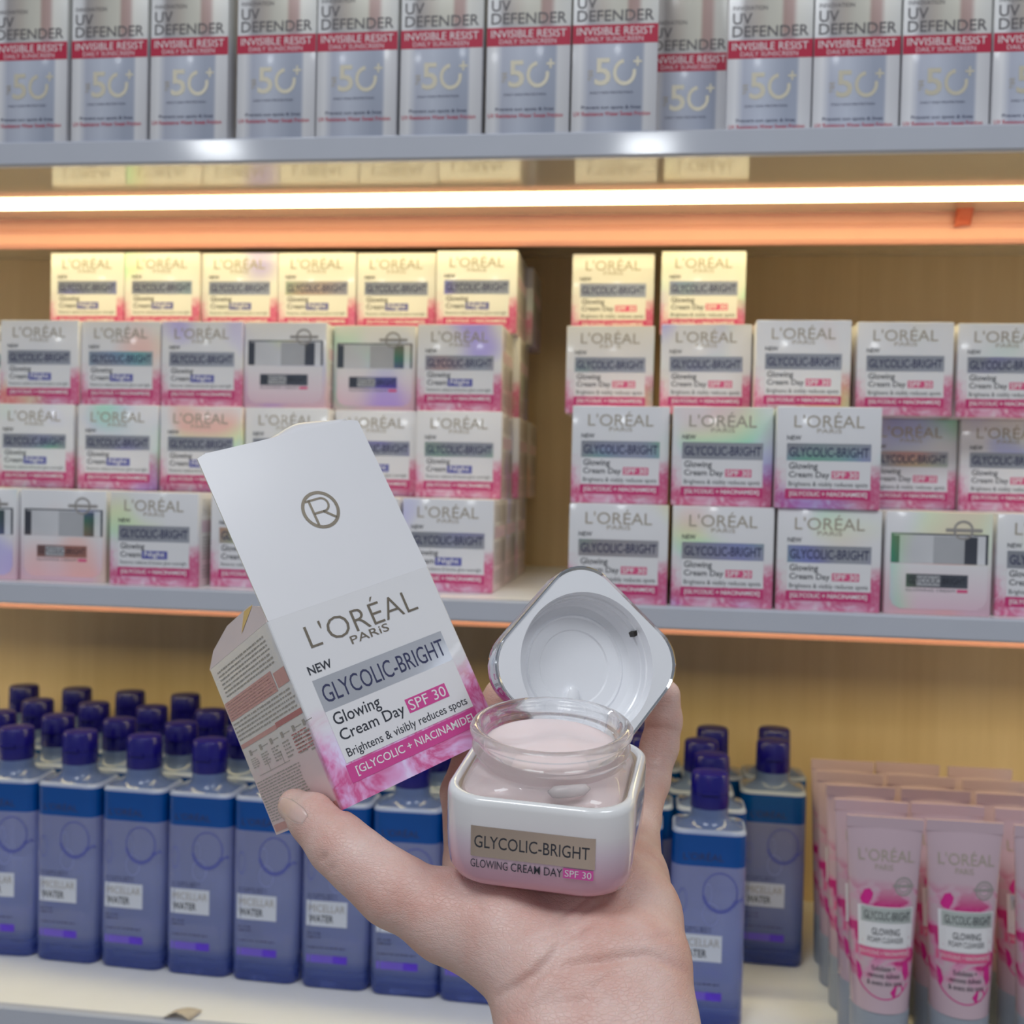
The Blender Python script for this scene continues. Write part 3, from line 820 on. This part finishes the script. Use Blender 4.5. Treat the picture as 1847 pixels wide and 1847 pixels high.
def glass_mat():
    m, nt, b = new_mat('clear_glass')
    setp(b, color=(0.99, 0.98, 0.98), rough=0.02, trans=1.0, ior=1.46)
    tr = N(nt, 'ShaderNodeBsdfTransparent'); mx = N(nt, 'ShaderNodeMixShader'); mx.inputs[0].default_value = 0.32
    out = nt.nodes['Material Output']
    L(nt, b.outputs[0], mx.inputs[1]); L(nt, tr.outputs[0], mx.inputs[2]); L(nt, mx.outputs[0], out.inputs['Surface'])
    return m
M['glass'] = glass_mat()
M['cream'] = plain('pink_cream', (0.97, 0.81, 0.81), 0.30, 0.02, 80, sss=0.1, ssss=0.004, sssr=(1, 0.6, 0.5), coat=0.3, coatr=0.1)
M['sleeve'] = plain('gilt_inner_wall', (0.86, 0.77, 0.64), 0.25, 0.05, metal=0.25)
M['foil_jar'] = foil_mat('bronze_foil_label', (0.62, 0.50, 0.43), False, rough=0.22, metal=0.95)
JS, JR, NJ = 0.0295, 0.0130, 96
rq = lambda k, z, r=JR: rrect(JS - k, JS - k, r, NJ, z)
q = Geo()
q.loft([rq(0.0075, 0.0, .010), rq(0.0042, 0.0006, .0115), rq(0.0020, 0.0022), rq(0.0008, 0.0050), rq(0.0002, 0.0100), rq(0, 0.0160), rq(0, 0.0280), rq(0.0003, 0.0296), rq(0.0010, 0.0304), rq(0.0020, 0.0306), rq(0.0028, 0.0302, .0115), rq(0.0031, 0.0294, .0115)], True, False)
o = q.build('shell', [M['shell']], jar); auto_smooth(o.data, 60)
q = Geo(); q.loft([rq(0.0031, 0.0294, .0115), rq(0.0034, 0.0272, .0115)], False, True)
o = q.build('inner_sleeve', [M['sleeve']], jar); auto_smooth(o.data, 60)
def mix_ring(k, r, w, z, rad=.0115):
    a = rq(k, z, rad); c = circ(r, NJ, z)
    return [tuple(p * (1 - w) + s * w for p, s in zip(A, B)) for A, B in zip(a, c)]
outer = [mix_ring(.0040, .0245, 0, .0274), mix_ring(.0037, .0245, 0, .0285), mix_ring(.0041, .0245, .08, .0303), mix_ring(.0049, .0243, .40, .0320), mix_ring(.0056, .0240, .80, .0330),
         circ(.0239, NJ, .0340), circ(.0236, NJ, .0358), circ(.0246, NJ, .0366), circ(.0254, NJ, .0376), circ(.0256, NJ, .0384), circ(.0250, NJ, .0392), circ(.0238, NJ, .0400), circ(.0237, NJ, .0412),
         circ(.0252, NJ, .0420), circ(.0262, NJ, .0428), circ(.0263, NJ, .0440), circ(.0256, NJ, .0450), circ(.0243, NJ, .0454), circ(.0230, NJ, .0450), circ(.0222, NJ, .0440), circ(.0217, NJ, .0420), circ(.0215, NJ, .0380), circ(.0215, NJ, .0290)]
q = Geo(); q.loft(outer, True, True)
o = q.build('glass_pot', [M['glass']], jar); auto_smooth(o.data, 75)
# cream: fills the pot, uneven swirled top, embedded a hair in the glass wall
q = Geo(); rings = [circ(.0217, NJ, .0292), circ(.0217, NJ, .0330)]
for k in range(9):
    rad = .0217 * (1 - k / 8.6); ring = []
    for i in range(NJ):
        a = 2 * math.pi * (i + .5) / NJ
        x, y = rad * math.cos(a), rad * math.sin(a)
        z = .0378 + .0011 * math.sin(190 * x + 60 * y + 1.0) * (1 - (rad / .0217) ** 4) + .0009 * math.cos(260 * y - 90 * x) * (1 - (rad / .0217) ** 4) + .0030 * max(0, rad / .0217 - .72) * math.cos(a - 2.4)
        ring.append((x, y, z))
    rings.append(ring)
q.loft(rings, True, True)
o = q.build('cream', [M['cream']], jar); auto_smooth(o.data, 60)
# the shoulder of the pot is filled with cream too
q = Geo(); q.loft([mix_ring(.0047, .0238, 0, .0276), mix_ring(.0046, .0238, 0, .0282), mix_ring(.0055, .0236, .25, .0302), mix_ring(.0064, .0232, .8, .0320), circ(.0224, NJ, .0330)], True, True)
o = q.build('cream_fill', [M['cream']], jar); auto_smooth(o.data, 60)
# glass locking lug on the shoulder
q = Geo(); rings = []
for k in range(9):
    t = k / 8; rr_ = .0019 * math.sqrt(max(0.02, 1 - (2 * t - 1) ** 6)); cx = .0035 + .0125 * t
    rings.append([(cx, -.0247 + .0028 * t * t + rr_ * math.cos(a), .0330 + .0012 * t + rr_ * math.sin(a)) for a in np.linspace(0, 2 * math.pi, 16, endpoint=False)])
q.loft(rings, True, True)
o = q.build('locking_lug', [plain('frosted_glass', (0.97, 0.92, 0.92), 0.10, 0.0, trans=0.6, ior=1.35)], jar); auto_smooth(o.data, 60)
jfn = lambda u, v, k: ((u - .5) * .0382, front_y((u - .5) * .0382, JS, JS, JR) - .00005 - .00006 * k, .0219 - v * .0099)
t = Print(jfn); t.rect(0, 0, 1, 1, 0, 1, 24)
lb = t.build('foil_label', [M['foil_jar']], jar)
t = Print(jfn)
t.text("GLYCOLIC-BRIGHT", 0.03, 0.30, 0.955, 0.70, 0, 2, 0.0)
t.text("GLOWING", 0.00, 1.09, 0.305, 1.36, 0, 2, 0.0); t.text("CREAM DAY", 0.33, 1.09, 0.745, 1.36, 0, 2, 0.004)
t.rect(0.75, 1.04, 0.99, 1.36, 1, 2, 6); t.text("SPF 30", 0.765, 1.09, 0.975, 1.31, 2, 3, 0.0)
t.build('lettering', [M['ink'], plain('hot_pink_ink', (0.72, 0.10, 0.42), 0.35, 0.05), M['white_ink']], lb)

# ------------------------------------------------------------------ jar lid
Rl = Matrix(((0.70087, 0.54059, 0.46534), (0.17878, 0.49843, -0.84830), (-0.69052, 0.67774, 0.25269)))
tl_ = Vector((-0.02348, 0.39896, 1.28557))
lid = empty('jar_lid')
mw = Rl.to_4x4(); mw.translation = tl_; lid.matrix_world = mw
tag(lid, 'square chrome and white jar lid lying open side out behind the jar', 'lid')
M['liner'] = plain('white_plastic', (0.87, 0.88, 0.92), 0.22, 0.02, coat=0.3, coatr=0.1)
M['chrome'] = plain('chrome', (0.62, 0.64, 0.68), 0.08, 0.04, metal=1.0)
LS, LR = 0.02975, 0.0150
lq = lambda k, z, r=LR: rrect(LS - k, LS - k, r, NJ, z)
q = Geo()
q.loft([lq(0.0010, 0.0), circ(.0262, NJ, 0.0)], False, False)
q.loft([circ(.0262, NJ, 0.0), circ(.0260, NJ, -.0012), circ(.0256, NJ, -.0030), circ(.0250, NJ, -.0033), circ(.0248, NJ, -.0060), circ(.0243, NJ, -.0064), circ(.0240, NJ, -.0095), circ(.0225, NJ, -.0112),
        circ(.0198, NJ, -.0116), circ(.0190, NJ, -.0110), circ(.0183, NJ, -.0118), circ(.0140, NJ, -.0122), circ(.0135, NJ, -.0127), circ(.0080, NJ, -.0128)], False, True)
o = q.build('liner', [M['liner']], lid); auto_smooth(o.data, 38)
q = Geo()
q.loft([lq(0.0010, 0.0), lq(0.0004, 0.0006), lq(0, 0.0002), lq(-0.0001, -0.0008), lq(0.0002, -0.0016), lq(0.0001, -0.0022), lq(0.0002, -0.0080), lq(0.0012, -0.0125), lq(0.0035, -0.0155, .0145), lq(0.0080, -0.0172, .0130), lq(0.0150, -0.0178, .010)], False, True)
o = q.build('chrome_shell', [M['chrome']], lid); auto_smooth(o.data, 40)
# moulded tab in the floor of the lid and a dark block painting the shade of a notch in the thread wall
q = Geo(); rings = []
ax = (Rl.transposed() @ Vector((0.15, 0.25, 0.95))); ax.z = 0; ax.normalize(); ay = Vector((-ax.y, ax.x, 0))
c0 = Rl.transposed() @ (Vector((-0.0264, 0.3985, 1.2720)) - tl_); c0.z = -.0120
for zz, kk in ((-.0130, 1.0), (-.0110, 1.0), (-.0105, .85)):
    rings.append([tuple(c0 + ax * (.0060 * kk * math.copysign(abs(math.cos(a)) ** .6, math.cos(a))) + ay * (.0028 * kk * math.copysign(abs(math.sin(a)) ** .8, math.sin(a))) + Vector((0, 0, zz + .0120))) for a in np.linspace(0, 2 * math.pi, 24, endpoint=False)])
q.loft(rings, True, True)
o = q.build('moulded_tab', [M['liner']], lid); auto_smooth(o.data, 50)
q = Geo()
dn = Rl.transposed() @ Vector((0.72, 0.30, 0.42)); a0 = math.atan2(dn.y, dn.x)
def pol(r, a, z): return (r * math.cos(a), r * math.sin(a), z)
v = [pol(r, a0 + a, z) for r in (.0236, .0252) for a, z in ((-.045, -.0035), (.03, -.0025), (.045, -.0062), (-.03, -.0068))]
q.add(v, [(3, 2, 1, 0), (4, 5, 6, 7), (0, 1, 5, 4), (1, 2, 6, 5), (2, 3, 7, 6), (3, 0, 4, 7)])
q.build('notch_shade', [plain('dark_notch', (0.03, 0.025, 0.02), 0.6, 0.0)], lid)

# ------------------------------------------------------------------ the hand: one continuous surface grown from a skeleton
CH_ = {
 'thumb': [(-0.1217,0.3675,1.2371,0.0058),(-0.1116,0.3588,1.2354,0.0074),(-0.1017,0.3528,1.2298,0.0090),(-0.0921,0.3490,1.2245,0.0094),(-0.0816,0.3470,1.2182,0.0106),(-0.0628,0.3473,1.2101,0.0130),(-0.0461,0.3454,1.2073,0.0160),(-0.0315,0.3350,1.1988,0.0160)],
 'palm': [(-0.0266,0.3273,1.1880,0.0165),(-0.0294,0.3353,1.1994,0.0160),(-0.0371,0.3566,1.2058,0.0150),(-0.0516,0.3810,1.2068,0.0140)],
 'palm2': [(-0.0126,0.3291,1.1884,0.0175),(-0.0152,0.3392,1.2005,0.0170),(-0.0209,0.3568,1.2088,0.0160),(-0.0308,0.3878,1.2078,0.0150)],
 'palm3': [(-0.0003,0.3307,1.1886,0.0155),(-0.0025,0.3439,1.2013,0.0155),(-0.0052,0.3609,1.2093,0.0155),(-0.0078,0.3839,1.2128,0.0140),(-0.0086,0.4091,1.2182,0.0125)],
 'web': [(-0.0628,0.3500,1.2120,0.0110),(-0.0600,0.3750,1.2090,0.0105)],
 'arm': [(-0.0126,0.3291,1.1884,0.0185),(-0.0073,0.2968,1.1590,0.0220),(0.0030,0.2350,1.1050,0.0260)],
 'arm2': [(-0.0266,0.3273,1.1880,0.0165),(-0.0229,0.2947,1.1587,0.0200),(-0.0150,0.2350,1.1050,0.0240)],
 'arm3': [(-0.0003,0.3307,1.1886,0.0158),(0.0054,0.2984,1.1593,0.0200),(0.0180,0.2350,1.1050,0.0240)],
}
FING = {
 'index': [(-0.0569,0.3903,1.2050,0.0125),(-0.0648,0.4035,1.2080,0.0105),(-0.0729,0.4251,1.2285,0.0082),(-0.0683,0.4323,1.2479,0.0078),(-0.0591,0.4300,1.2667,0.0068)],
 'middle': [(-0.0446,0.3960,1.2079,0.0125),(-0.0484,0.4179,1.2128,0.0105),(-0.0502,0.4464,1.2331,0.0083),(-0.0433,0.4519,1.2551,0.0078),(-0.0378,0.4491,1.2730,0.0070)],
 'ring': [(-0.0267,0.3984,1.2093,0.0125),(-0.0266,0.4228,1.2148,0.0103),(-0.0247,0.4538,1.2338,0.0081),(-0.0187,0.4612,1.2544,0.0076),(-0.0144,0.4601,1.2699,0.0068)],
 'pinky': [(-0.0098,0.3967,1.2141,0.0115),(-0.0060,0.4197,1.2235,0.0098),(-0.0005,0.4348,1.2346,0.0076),(0.0032,0.4427,1.2471,0.0072),(0.0047,0.4442,1.2569,0.0068),(0.0049,0.4434,1.2674,0.0060)],
}
RES = 0.0010
LO = np.array([-0.140, 0.205, 1.075]); HI = np.array([0.050, 0.480, 1.290])
NG = np.ceil((HI - LO) / RES).astype(int)
D = np.full(NG, 0.02, np.float32)
AX = [(LO[i] + RES * np.arange(NG[i])).astype(np.float32) for i in range(3)]
def block(lo, hi):
    s = tuple(slice(max(0, int((lo[i] - LO[i]) / RES)), min(NG[i], int((hi[i] - LO[i]) / RES) + 2)) for i in range(3))
    g = np.meshgrid(*[AX[i][s[i]] for i in range(3)], indexing='ij')
    return s, g
def smin(a, b, k):
    hh = np.maximum(k - np.abs(a - b), 0) / k
    return np.minimum(a, b) - hh * hh * k * 0.25
def cone(a, b, D, k):
    pa, pb = np.array(a[:3]), np.array(b[:3]); r = max(a[3], b[3]) + 0.016
    s, g = block(np.minimum(pa, pb) - r, np.maximum(pa, pb) + r)
    ab = pb - pa; l2 = float(ab @ ab)
    t = np.clip(sum((g[i] - np.float32(pa[i])) * np.float32(ab[i]) for i in range(3)) / np.float32(l2), 0, 1)
    d = np.sqrt(sum((g[i] - np.float32(pa[i]) - t * np.float32(ab[i])) ** 2 for i in range(3))) - (a[3] + t * (b[3] - a[3]))
    D[s] = smin(D[s], d.astype(np.float32), np.float32(k))
for ch in CH_.values():
    for a, b in zip(ch[:-1], ch[1:]): cone(a, b, D, 0.006)
for ch in FING.values():
    F_ = np.full(NG, 0.02, np.float32)
    for a, b in zip(ch[:-1], ch[1:]): cone(a, b, F_, 0.003)
    D = smin(D, F_, np.float32(0.0035)); del F_
# flesh gives way to the things it holds
def carve(R, t, hx, hy, z0, z1, r, pad=0.0004):
    global D
    R = np.array(R); t = np.array(t)
    cz = (z0 + z1) / 2; hz = (z1 - z0) / 2
    rad = math.sqrt(hx * hx + hy * hy + hz * hz) + 0.006
    c = t + R @ np.array([0, 0, cz])
    s, g = block(c - rad, c + rad)
    p = [g[i] - np.float32(t[i]) for i in range(3)]
    l = [sum(p[i] * np.float32(R[i, k]) for i in range(3)) for k in range(3)]
    qx = np.abs(l[0]) - (hx - r); qy = np.abs(l[1]) - (hy - r); qz = np.abs(l[2] - cz) - (hz - min(r, hz * .9) * .3)
    d2 = np.sqrt(np.maximum(qx, 0) ** 2 + np.maximum(qy, 0) ** 2) + np.minimum(np.maximum(qx, qy), 0) - r
    d = np.maximum(d2, qz - min(r, hz * .9) * .3) - pad
    D[s] = -smin(-D[s], d.astype(np.float32), np.float32(0.0012))
carve(Rj, tj, JS, JS, 0.0, 0.0306, 0.012)
carve(Rb, held.matrix_world.translation, h, h, 0.0, HW, 0.0008)
carve(Rl, tl_, LS, LS, -0.0178, 0.0006, 0.014)

def surface_nets(D):
    inside = D < 0
    nx, ny, nz = D.shape
    cnt = np.zeros((nx - 1, ny - 1, nz - 1), np.uint8)
    for i in (0, 1):
        for j in (0, 1):
            for k in (0, 1): cnt += inside[i:nx - 1 + i, j:ny - 1 + j, k:nz - 1 + k]
    act = (cnt > 0) & (cnt < 8)
    ids = np.argwhere(act)
    idx = -np.ones(act.shape, np.int32); idx[tuple(ids.T)] = np.arange(len(ids))
    acc = np.zeros((len(ids), 3)); num = np.zeros(len(ids))
    corners = [(i, j, k) for i in (0, 1) for j in (0, 1) for k in (0, 1)]
    for a in corners:
        for ax in range(3):
            if a[ax]: continue
            b = list(a); b[ax] = 1
            va = D[tuple((ids + a).T)]; vb = D[tuple((ids + np.array(b)).T)]
            m = (va < 0) != (vb < 0)
            t = va[m] / (va[m] - vb[m])
            pos = np.tile(np.array(a, float), (m.sum(), 1)); pos[:, ax] += t
            acc[m] += pos; num[m] += 1
    v = LO + RES * (ids + acc / num[:, None])
    faces = []
    for ax in range(3):
        o1, o2 = [(1, 2), (2, 0), (0, 1)][ax]
        sl0 = [slice(1, -1)] * 3; sl1 = [slice(1, -1)] * 3
        sl0[ax] = slice(0, D.shape[ax] - 1); sl1[ax] = slice(1, D.shape[ax])
        ia = inside[tuple(sl0)]; ib = inside[tuple(sl1)]
        e = np.argwhere(ia != ib)
        if not len(e): continue
        flip = ib[tuple(e.T)]
        e = e.copy()
        for k in range(3):
            if k != ax: e[:, k] += 1
        c = []
        for d1, d2 in ((1, 1), (0, 1), (0, 0), (1, 0)):
            p = e.copy(); p[:, o1] -= d1; p[:, o2] -= d2
            c.append(idx[tuple(p.T)])
        f = np.stack(c, 1); f[flip] = f[flip][:, ::-1]
        faces.append(f)
    return v, np.concatenate(faces)
HV, HF = surface_nets(D)
def relax(v, f, n, lam=0.5):
    e = np.concatenate([f[:, [0, 1]], f[:, [1, 2]], f[:, [2, 3]], f[:, [3, 0]]])
    deg = np.bincount(e.ravel(), minlength=len(v))[:, None]
    for k in range(n):
        for l in (lam, -lam * 0.98):
            s = np.zeros_like(v)
            for i in range(3):
                s[:, i] = np.bincount(e[:, 0], v[e[:, 1], i], len(v)) + np.bincount(e[:, 1], v[e[:, 0], i], len(v))
            v = v + l * (s / deg - v)
    return v
HV = relax(HV, HF, 6)
def skin_mat():
    m, nt, b = new_mat('skin')
    co = objco(nt)
    n1 = noise(nt, co, 55, 3, 0.55); n2 = noise(nt, co, 900, 2)
    c = ramp(nt, n1, [(0.30, (0.72, 0.42, 0.36)), (0.52, (0.77, 0.53, 0.475)), (0.72, (0.81, 0.60, 0.55))])
    c = mixc(nt, math_n(nt, 'MULTIPLY', n2, 0.15), c, (0.62, 0.32, 0.24))
    L(nt, c, b.inputs['Base Color'])
    setp(b, rough=0.38, sss=0.22, ssss=0.006, sssr=(1.0, 0.35, 0.2), spec=0.5)
    mp = N(nt, 'ShaderNodeMapping'); mp.inputs['Scale'].default_value = (1, 1, 2.2); mp.inputs['Rotation'].default_value = (0.3, 0.6, 0.2)
    L(nt, co, mp.inputs[0])
    v = N(nt, 'ShaderNodeTexVoronoi', feature='DISTANCE_TO_EDGE'); v.inputs['Scale'].default_value = 520
    L(nt, mp.outputs[0], v.inputs['Vector'])
    w = noise(nt, mp.outputs[0], 240, 4, 0.65, 0.6)
    hgt = math_n(nt, 'ADD', math_n(nt, 'MULTIPLY', math_n(nt, 'MINIMUM', v.outputs[0], 0.12), 1.2), math_n(nt, 'MULTIPLY', w, 0.6))
    bump(nt, b, hgt, 0.5, 0.0010)
    return m
M['skin'] = skin_mat()
bvh = BVHTree.FromPolygons([tuple(p) for p in HV], [tuple(map(int, f)) for f in HF])
def vnormals(v, f):
    n = np.cross(v[f[:, 2]] - v[f[:, 0]], v[f[:, 3]] - v[f[:, 1]])
    o = np.zeros_like(v)
    for k in range(4):
        for i in range(3): o[:, i] += np.bincount(f[:, k], n[:, i], len(v))
    return o / (np.linalg.norm(o, axis=1)[:, None] + 1e-12)
VN = vnormals(HV, HF)
def crease(pts, depth, width):
    """press a skin fold into the surface along a line dropped on to it"""
    global HV
    hits = []
    for p in pts:
        hit = bvh.ray_cast(Vector(p), (Vector(p) - Vector((0, 0, 1.35))).normalized())
        if hit[0] is not None: hits.append(np.array(hit[0]))
    if len(hits) < 2: return
    best = np.full(len(HV), 1.0)
    fade = np.zeros(len(HV))
    tot = len(hits) - 1
    for i, (a, b) in enumerate(zip(hits[:-1], hits[1:])):
        ab = b - a; t = np.clip(((HV - a) @ ab) / (ab @ ab), 0, 1)
        d = np.linalg.norm(HV - a - t[:, None] * ab, axis=1)
        up = d < best
        best[up] = d[up]; fade[up] = np.sin(np.pi * np.clip((i + t[up]) / tot, 0.03, 0.97)) ** 0.5
    HV = HV - VN * (depth * fade * np.exp(-(best / width) ** 2))[:, None]
CREASES = [      # start points above the skin; each is dropped on to the hand along the line of sight of the wearer
 ([(-0.0777,0.2497,1.2588), (-0.0764,0.2500,1.2601), (-0.0750,0.2502,1.2622)], 0.0009, 0.0011),
 ([(-0.0755,0.2500,1.2564), (-0.0741,0.2502,1.2578), (-0.0729,0.2504,1.2599)], 0.0005, 0.0012),
 ([(-0.0342,0.2547,1.2297), (-0.0301,0.2553,1.2323), (-0.0261,0.2559,1.2351), (-0.0225,0.2565,1.2385), (-0.0208,0.2568,1.2411)], 0.0019, 0.0013),
 ([(-0.0323,0.2549,1.2286), (-0.0275,0.2556,1.2321), (-0.0231,0.2563,1.2361), (-0.0206,0.2567,1.2381)], 0.0015, 0.0013),
 ([(-0.0192,0.2569,1.2369), (-0.0142,0.2576,1.2380), (-0.0091,0.2582,1.2385), (-0.0039,0.2589,1.2397), (0.0006,0.2596,1.2403), (0.0045,0.2600,1.2388), (0.0087,0.2605,1.2366)], 0.0013, 0.0015),
 ([(-0.0192,0.2572,1.2495), (-0.0197,0.2570,1.2463), (-0.0203,0.2569,1.2429), (-0.0219,0.2565,1.2381)], 0.0006, 0.0016),
 ([(-0.0153,0.2577,1.2486), (-0.0156,0.2575,1.2447), (-0.0168,0.2573,1.2408)], 0.0004, 0.0014),
 ([(-0.0017,0.2606,1.2937), (0.0005,0.2609,1.2935), (0.0031,0.2613,1.2935), (0.0062,0.2617,1.2931)], 0.0006, 0.0011),
 ([(-0.0018,0.2604,1.2842), (0.0008,0.2607,1.2837), (0.0034,0.2610,1.2834), (0.0054,0.2613,1.2831)], 0.0006, 0.0012),
 ([(0.0003,0.2601,1.2640), (0.0029,0.2604,1.2614), (0.0050,0.2606,1.2591), (0.0074,0.2609,1.2576)], 0.0006, 0.0016),
 ([(-0.0514,0.2531,1.2565), (-0.0507,0.2532,1.2534), (-0.0502,0.2531,1.2498)], 0.0004, 0.0014),
 ([(-0.0410,0.2545,1.2552), (-0.0394,0.2546,1.2520), (-0.0388,0.2546,1.2487)], 0.0003, 0.0014),
 ([(-0.0299,0.2552,1.2256), (-0.0229,0.2561,1.2281), (-0.0159,0.2571,1.2290), (-0.0081,0.2581,1.2284)], 0.0006, 0.0016),
]
rc = random.Random(4)
for k in range(14):      # fine lines fanning over the heel of the hand and the wrist
    x = rc.uniform(-0.034, 0.004); z = rc.uniform(1.2260, 1.2480); ln = rc.uniform(0.005, 0.011); sl = rc.uniform(0.3, 0.9) if x < -0.014 else rc.uniform(-0.5, 0.1)
    CREASES.append(([(x + ln * t, 0.2550 + 0.13 * (x + ln * t + 0.034), z + ln * t * sl + 0.0008 * math.sin(3 * t)) for t in (0, 0.35, 0.7, 1.0)], rc.uniform(0.0003, 0.0006), 0.0011))
for pts, dep, wid in CREASES: crease(pts, dep, wid)
hand = empty('hand', (-0.0126, 0.3291, 1.1884))
tag(hand, 'left hand, palm up, balancing the jar and lid and pinching the open carton', 'hand')
me = mesh_from('skin', HV - np.array(hand.location), HF.tolist(), [M['skin']], None, True)
obj('skin', me, hand)
# thumbnail: a thin curved plate following the thumb
def thumbnail():
    c = Vector((-0.0959, 0.2877, 1.2602)); eye = Vector((0, 0, 1.35)); s_ = 0.30 / 2000
    la = (RIGHT * 0.81 - UP * 0.586); sa = (RIGHT * 0.586 + UP * 0.81)
    na, nb = 14, 10; top = []; base = []
    for i in range(na + 1):
        for j in range(nb + 1):
            a = -1 + 2 * i / na; b = -1 + 2 * j / nb
            w = 16.5 * (1 - max(0, -a - 0.2) ** 2 * 0.75) * (1 - 0.9 * max(0, a - 0.3) ** 2)
            p = c + la * (a * 29 * s_) + sa * (b * w * s_)
            hit = bvh.ray_cast(p, (p - eye).normalized())
            if hit[0] is None or (hit[0] - eye).length > 0.42: hit = bvh.find_nearest(eye + (p - eye).normalized() * 0.405)
            rim = max(abs(a), abs(b))
            top.append(hit[0] + hit[1] * (0.00055 - 0.0005 * rim ** 6)); base.append(hit[0] - hit[1] * 0.0004)
    n = len(top); f = []; W_ = nb + 1
    for i in range(na):
        for j in range(nb):
            q4 = (i * W_ + j, i * W_ + j + 1, (i + 1) * W_ + j + 1, (i + 1) * W_ + j)
            f.append(q4); f.append(tuple(n + k for k in q4[::-1]))
    rimi = [j for j in range(W_)] + [(i + 1) * W_ - 1 for i in range(1, na + 1)] + [na * W_ + j for j in range(nb - 1, -1, -1)] + [i * W_ for i in range(na - 1, 0, -1)]
    for a, b in zip(rimi, rimi[1:] + rimi[:1]): f.append((a, b, n + b, n + a))
    loc = hand.location
    o = obj('thumbnail', mesh_from('thumbnail', [v - loc for v in top + base], f, [plain('nail', (0.74, 0.51, 0.46), 0.30, 0.08, 300, sss=0.2, ssss=0.003, coat=0.2, coatr=0.25)], None, True), hand)
    o['label'] = 'short pale thumbnail'
thumbnail()

# ------------------------------------------------------------------ scraps on the fixtures
q = Geo(); n = 12
for i in range(n + 1):
    t = i / n
    for k in range(4):
        s = k / 3
        q.v.append((0.012 * s - 0.006 + 0.003 * t * math.sin(3 * s), -0.0016 - 0.009 * t * t, 0.018 * t - 0.003 * t * s + 0.0015 * math.sin(5 * t + 2 * s)))
q.add([], [])
q.f = [(i * 4 + k, i * 4 + k + 1, (i + 1) * 4 + k + 1, (i + 1) * 4 + k) for i in range(n) for k in range(3)]; q.m = [0] * len(q.f)
o = q.build('tape_scrap', [plain('orange_tape', (0.62, 0.12, 0.06), 0.4, 0.1, 200)], None, True)
o.location = (0.2230, YF + 0.1535 - 0.0006, Z_UP0 - 0.0130)
md = o.modifiers.new('thick', 'SOLIDIFY'); md.thickness = 0.0003
tag(o, 'torn orange tape scrap curling up from the rail under the upper shelf', 'tape')

q = Geo(); n = 10
for i in range(n + 1):
    t = i / n
    for k in range(5):
        s_ = k / 4
        q.v.append((-0.010 + 0.020 * s_ + 0.004 * t, -0.006 + 0.013 * t, 0.0006 + 0.0050 * math.sin(math.pi * s_) * (1 - 0.6 * t) + 0.0015 * t * s_))
q.f = [(i * 5 + k, i * 5 + k + 1, (i + 1) * 5 + k + 1, (i + 1) * 5 + k) for i in range(n) for k in range(4)]; q.m = [0] * len(q.f)
o = q.build('paper_scrap', [plain('kraft_paper', (0.60, 0.52, 0.42), 0.6, 0.1, 200)], None, True)
o.location = (-0.3260, YF + 0.0085, Z_LOW1 + 0.0001)
md = o.modifiers.new('thick', 'SOLIDIFY'); md.thickness = 0.0003
tag(o, 'curled beige paper scrap on the front edge of the lower shelf', 'paper')
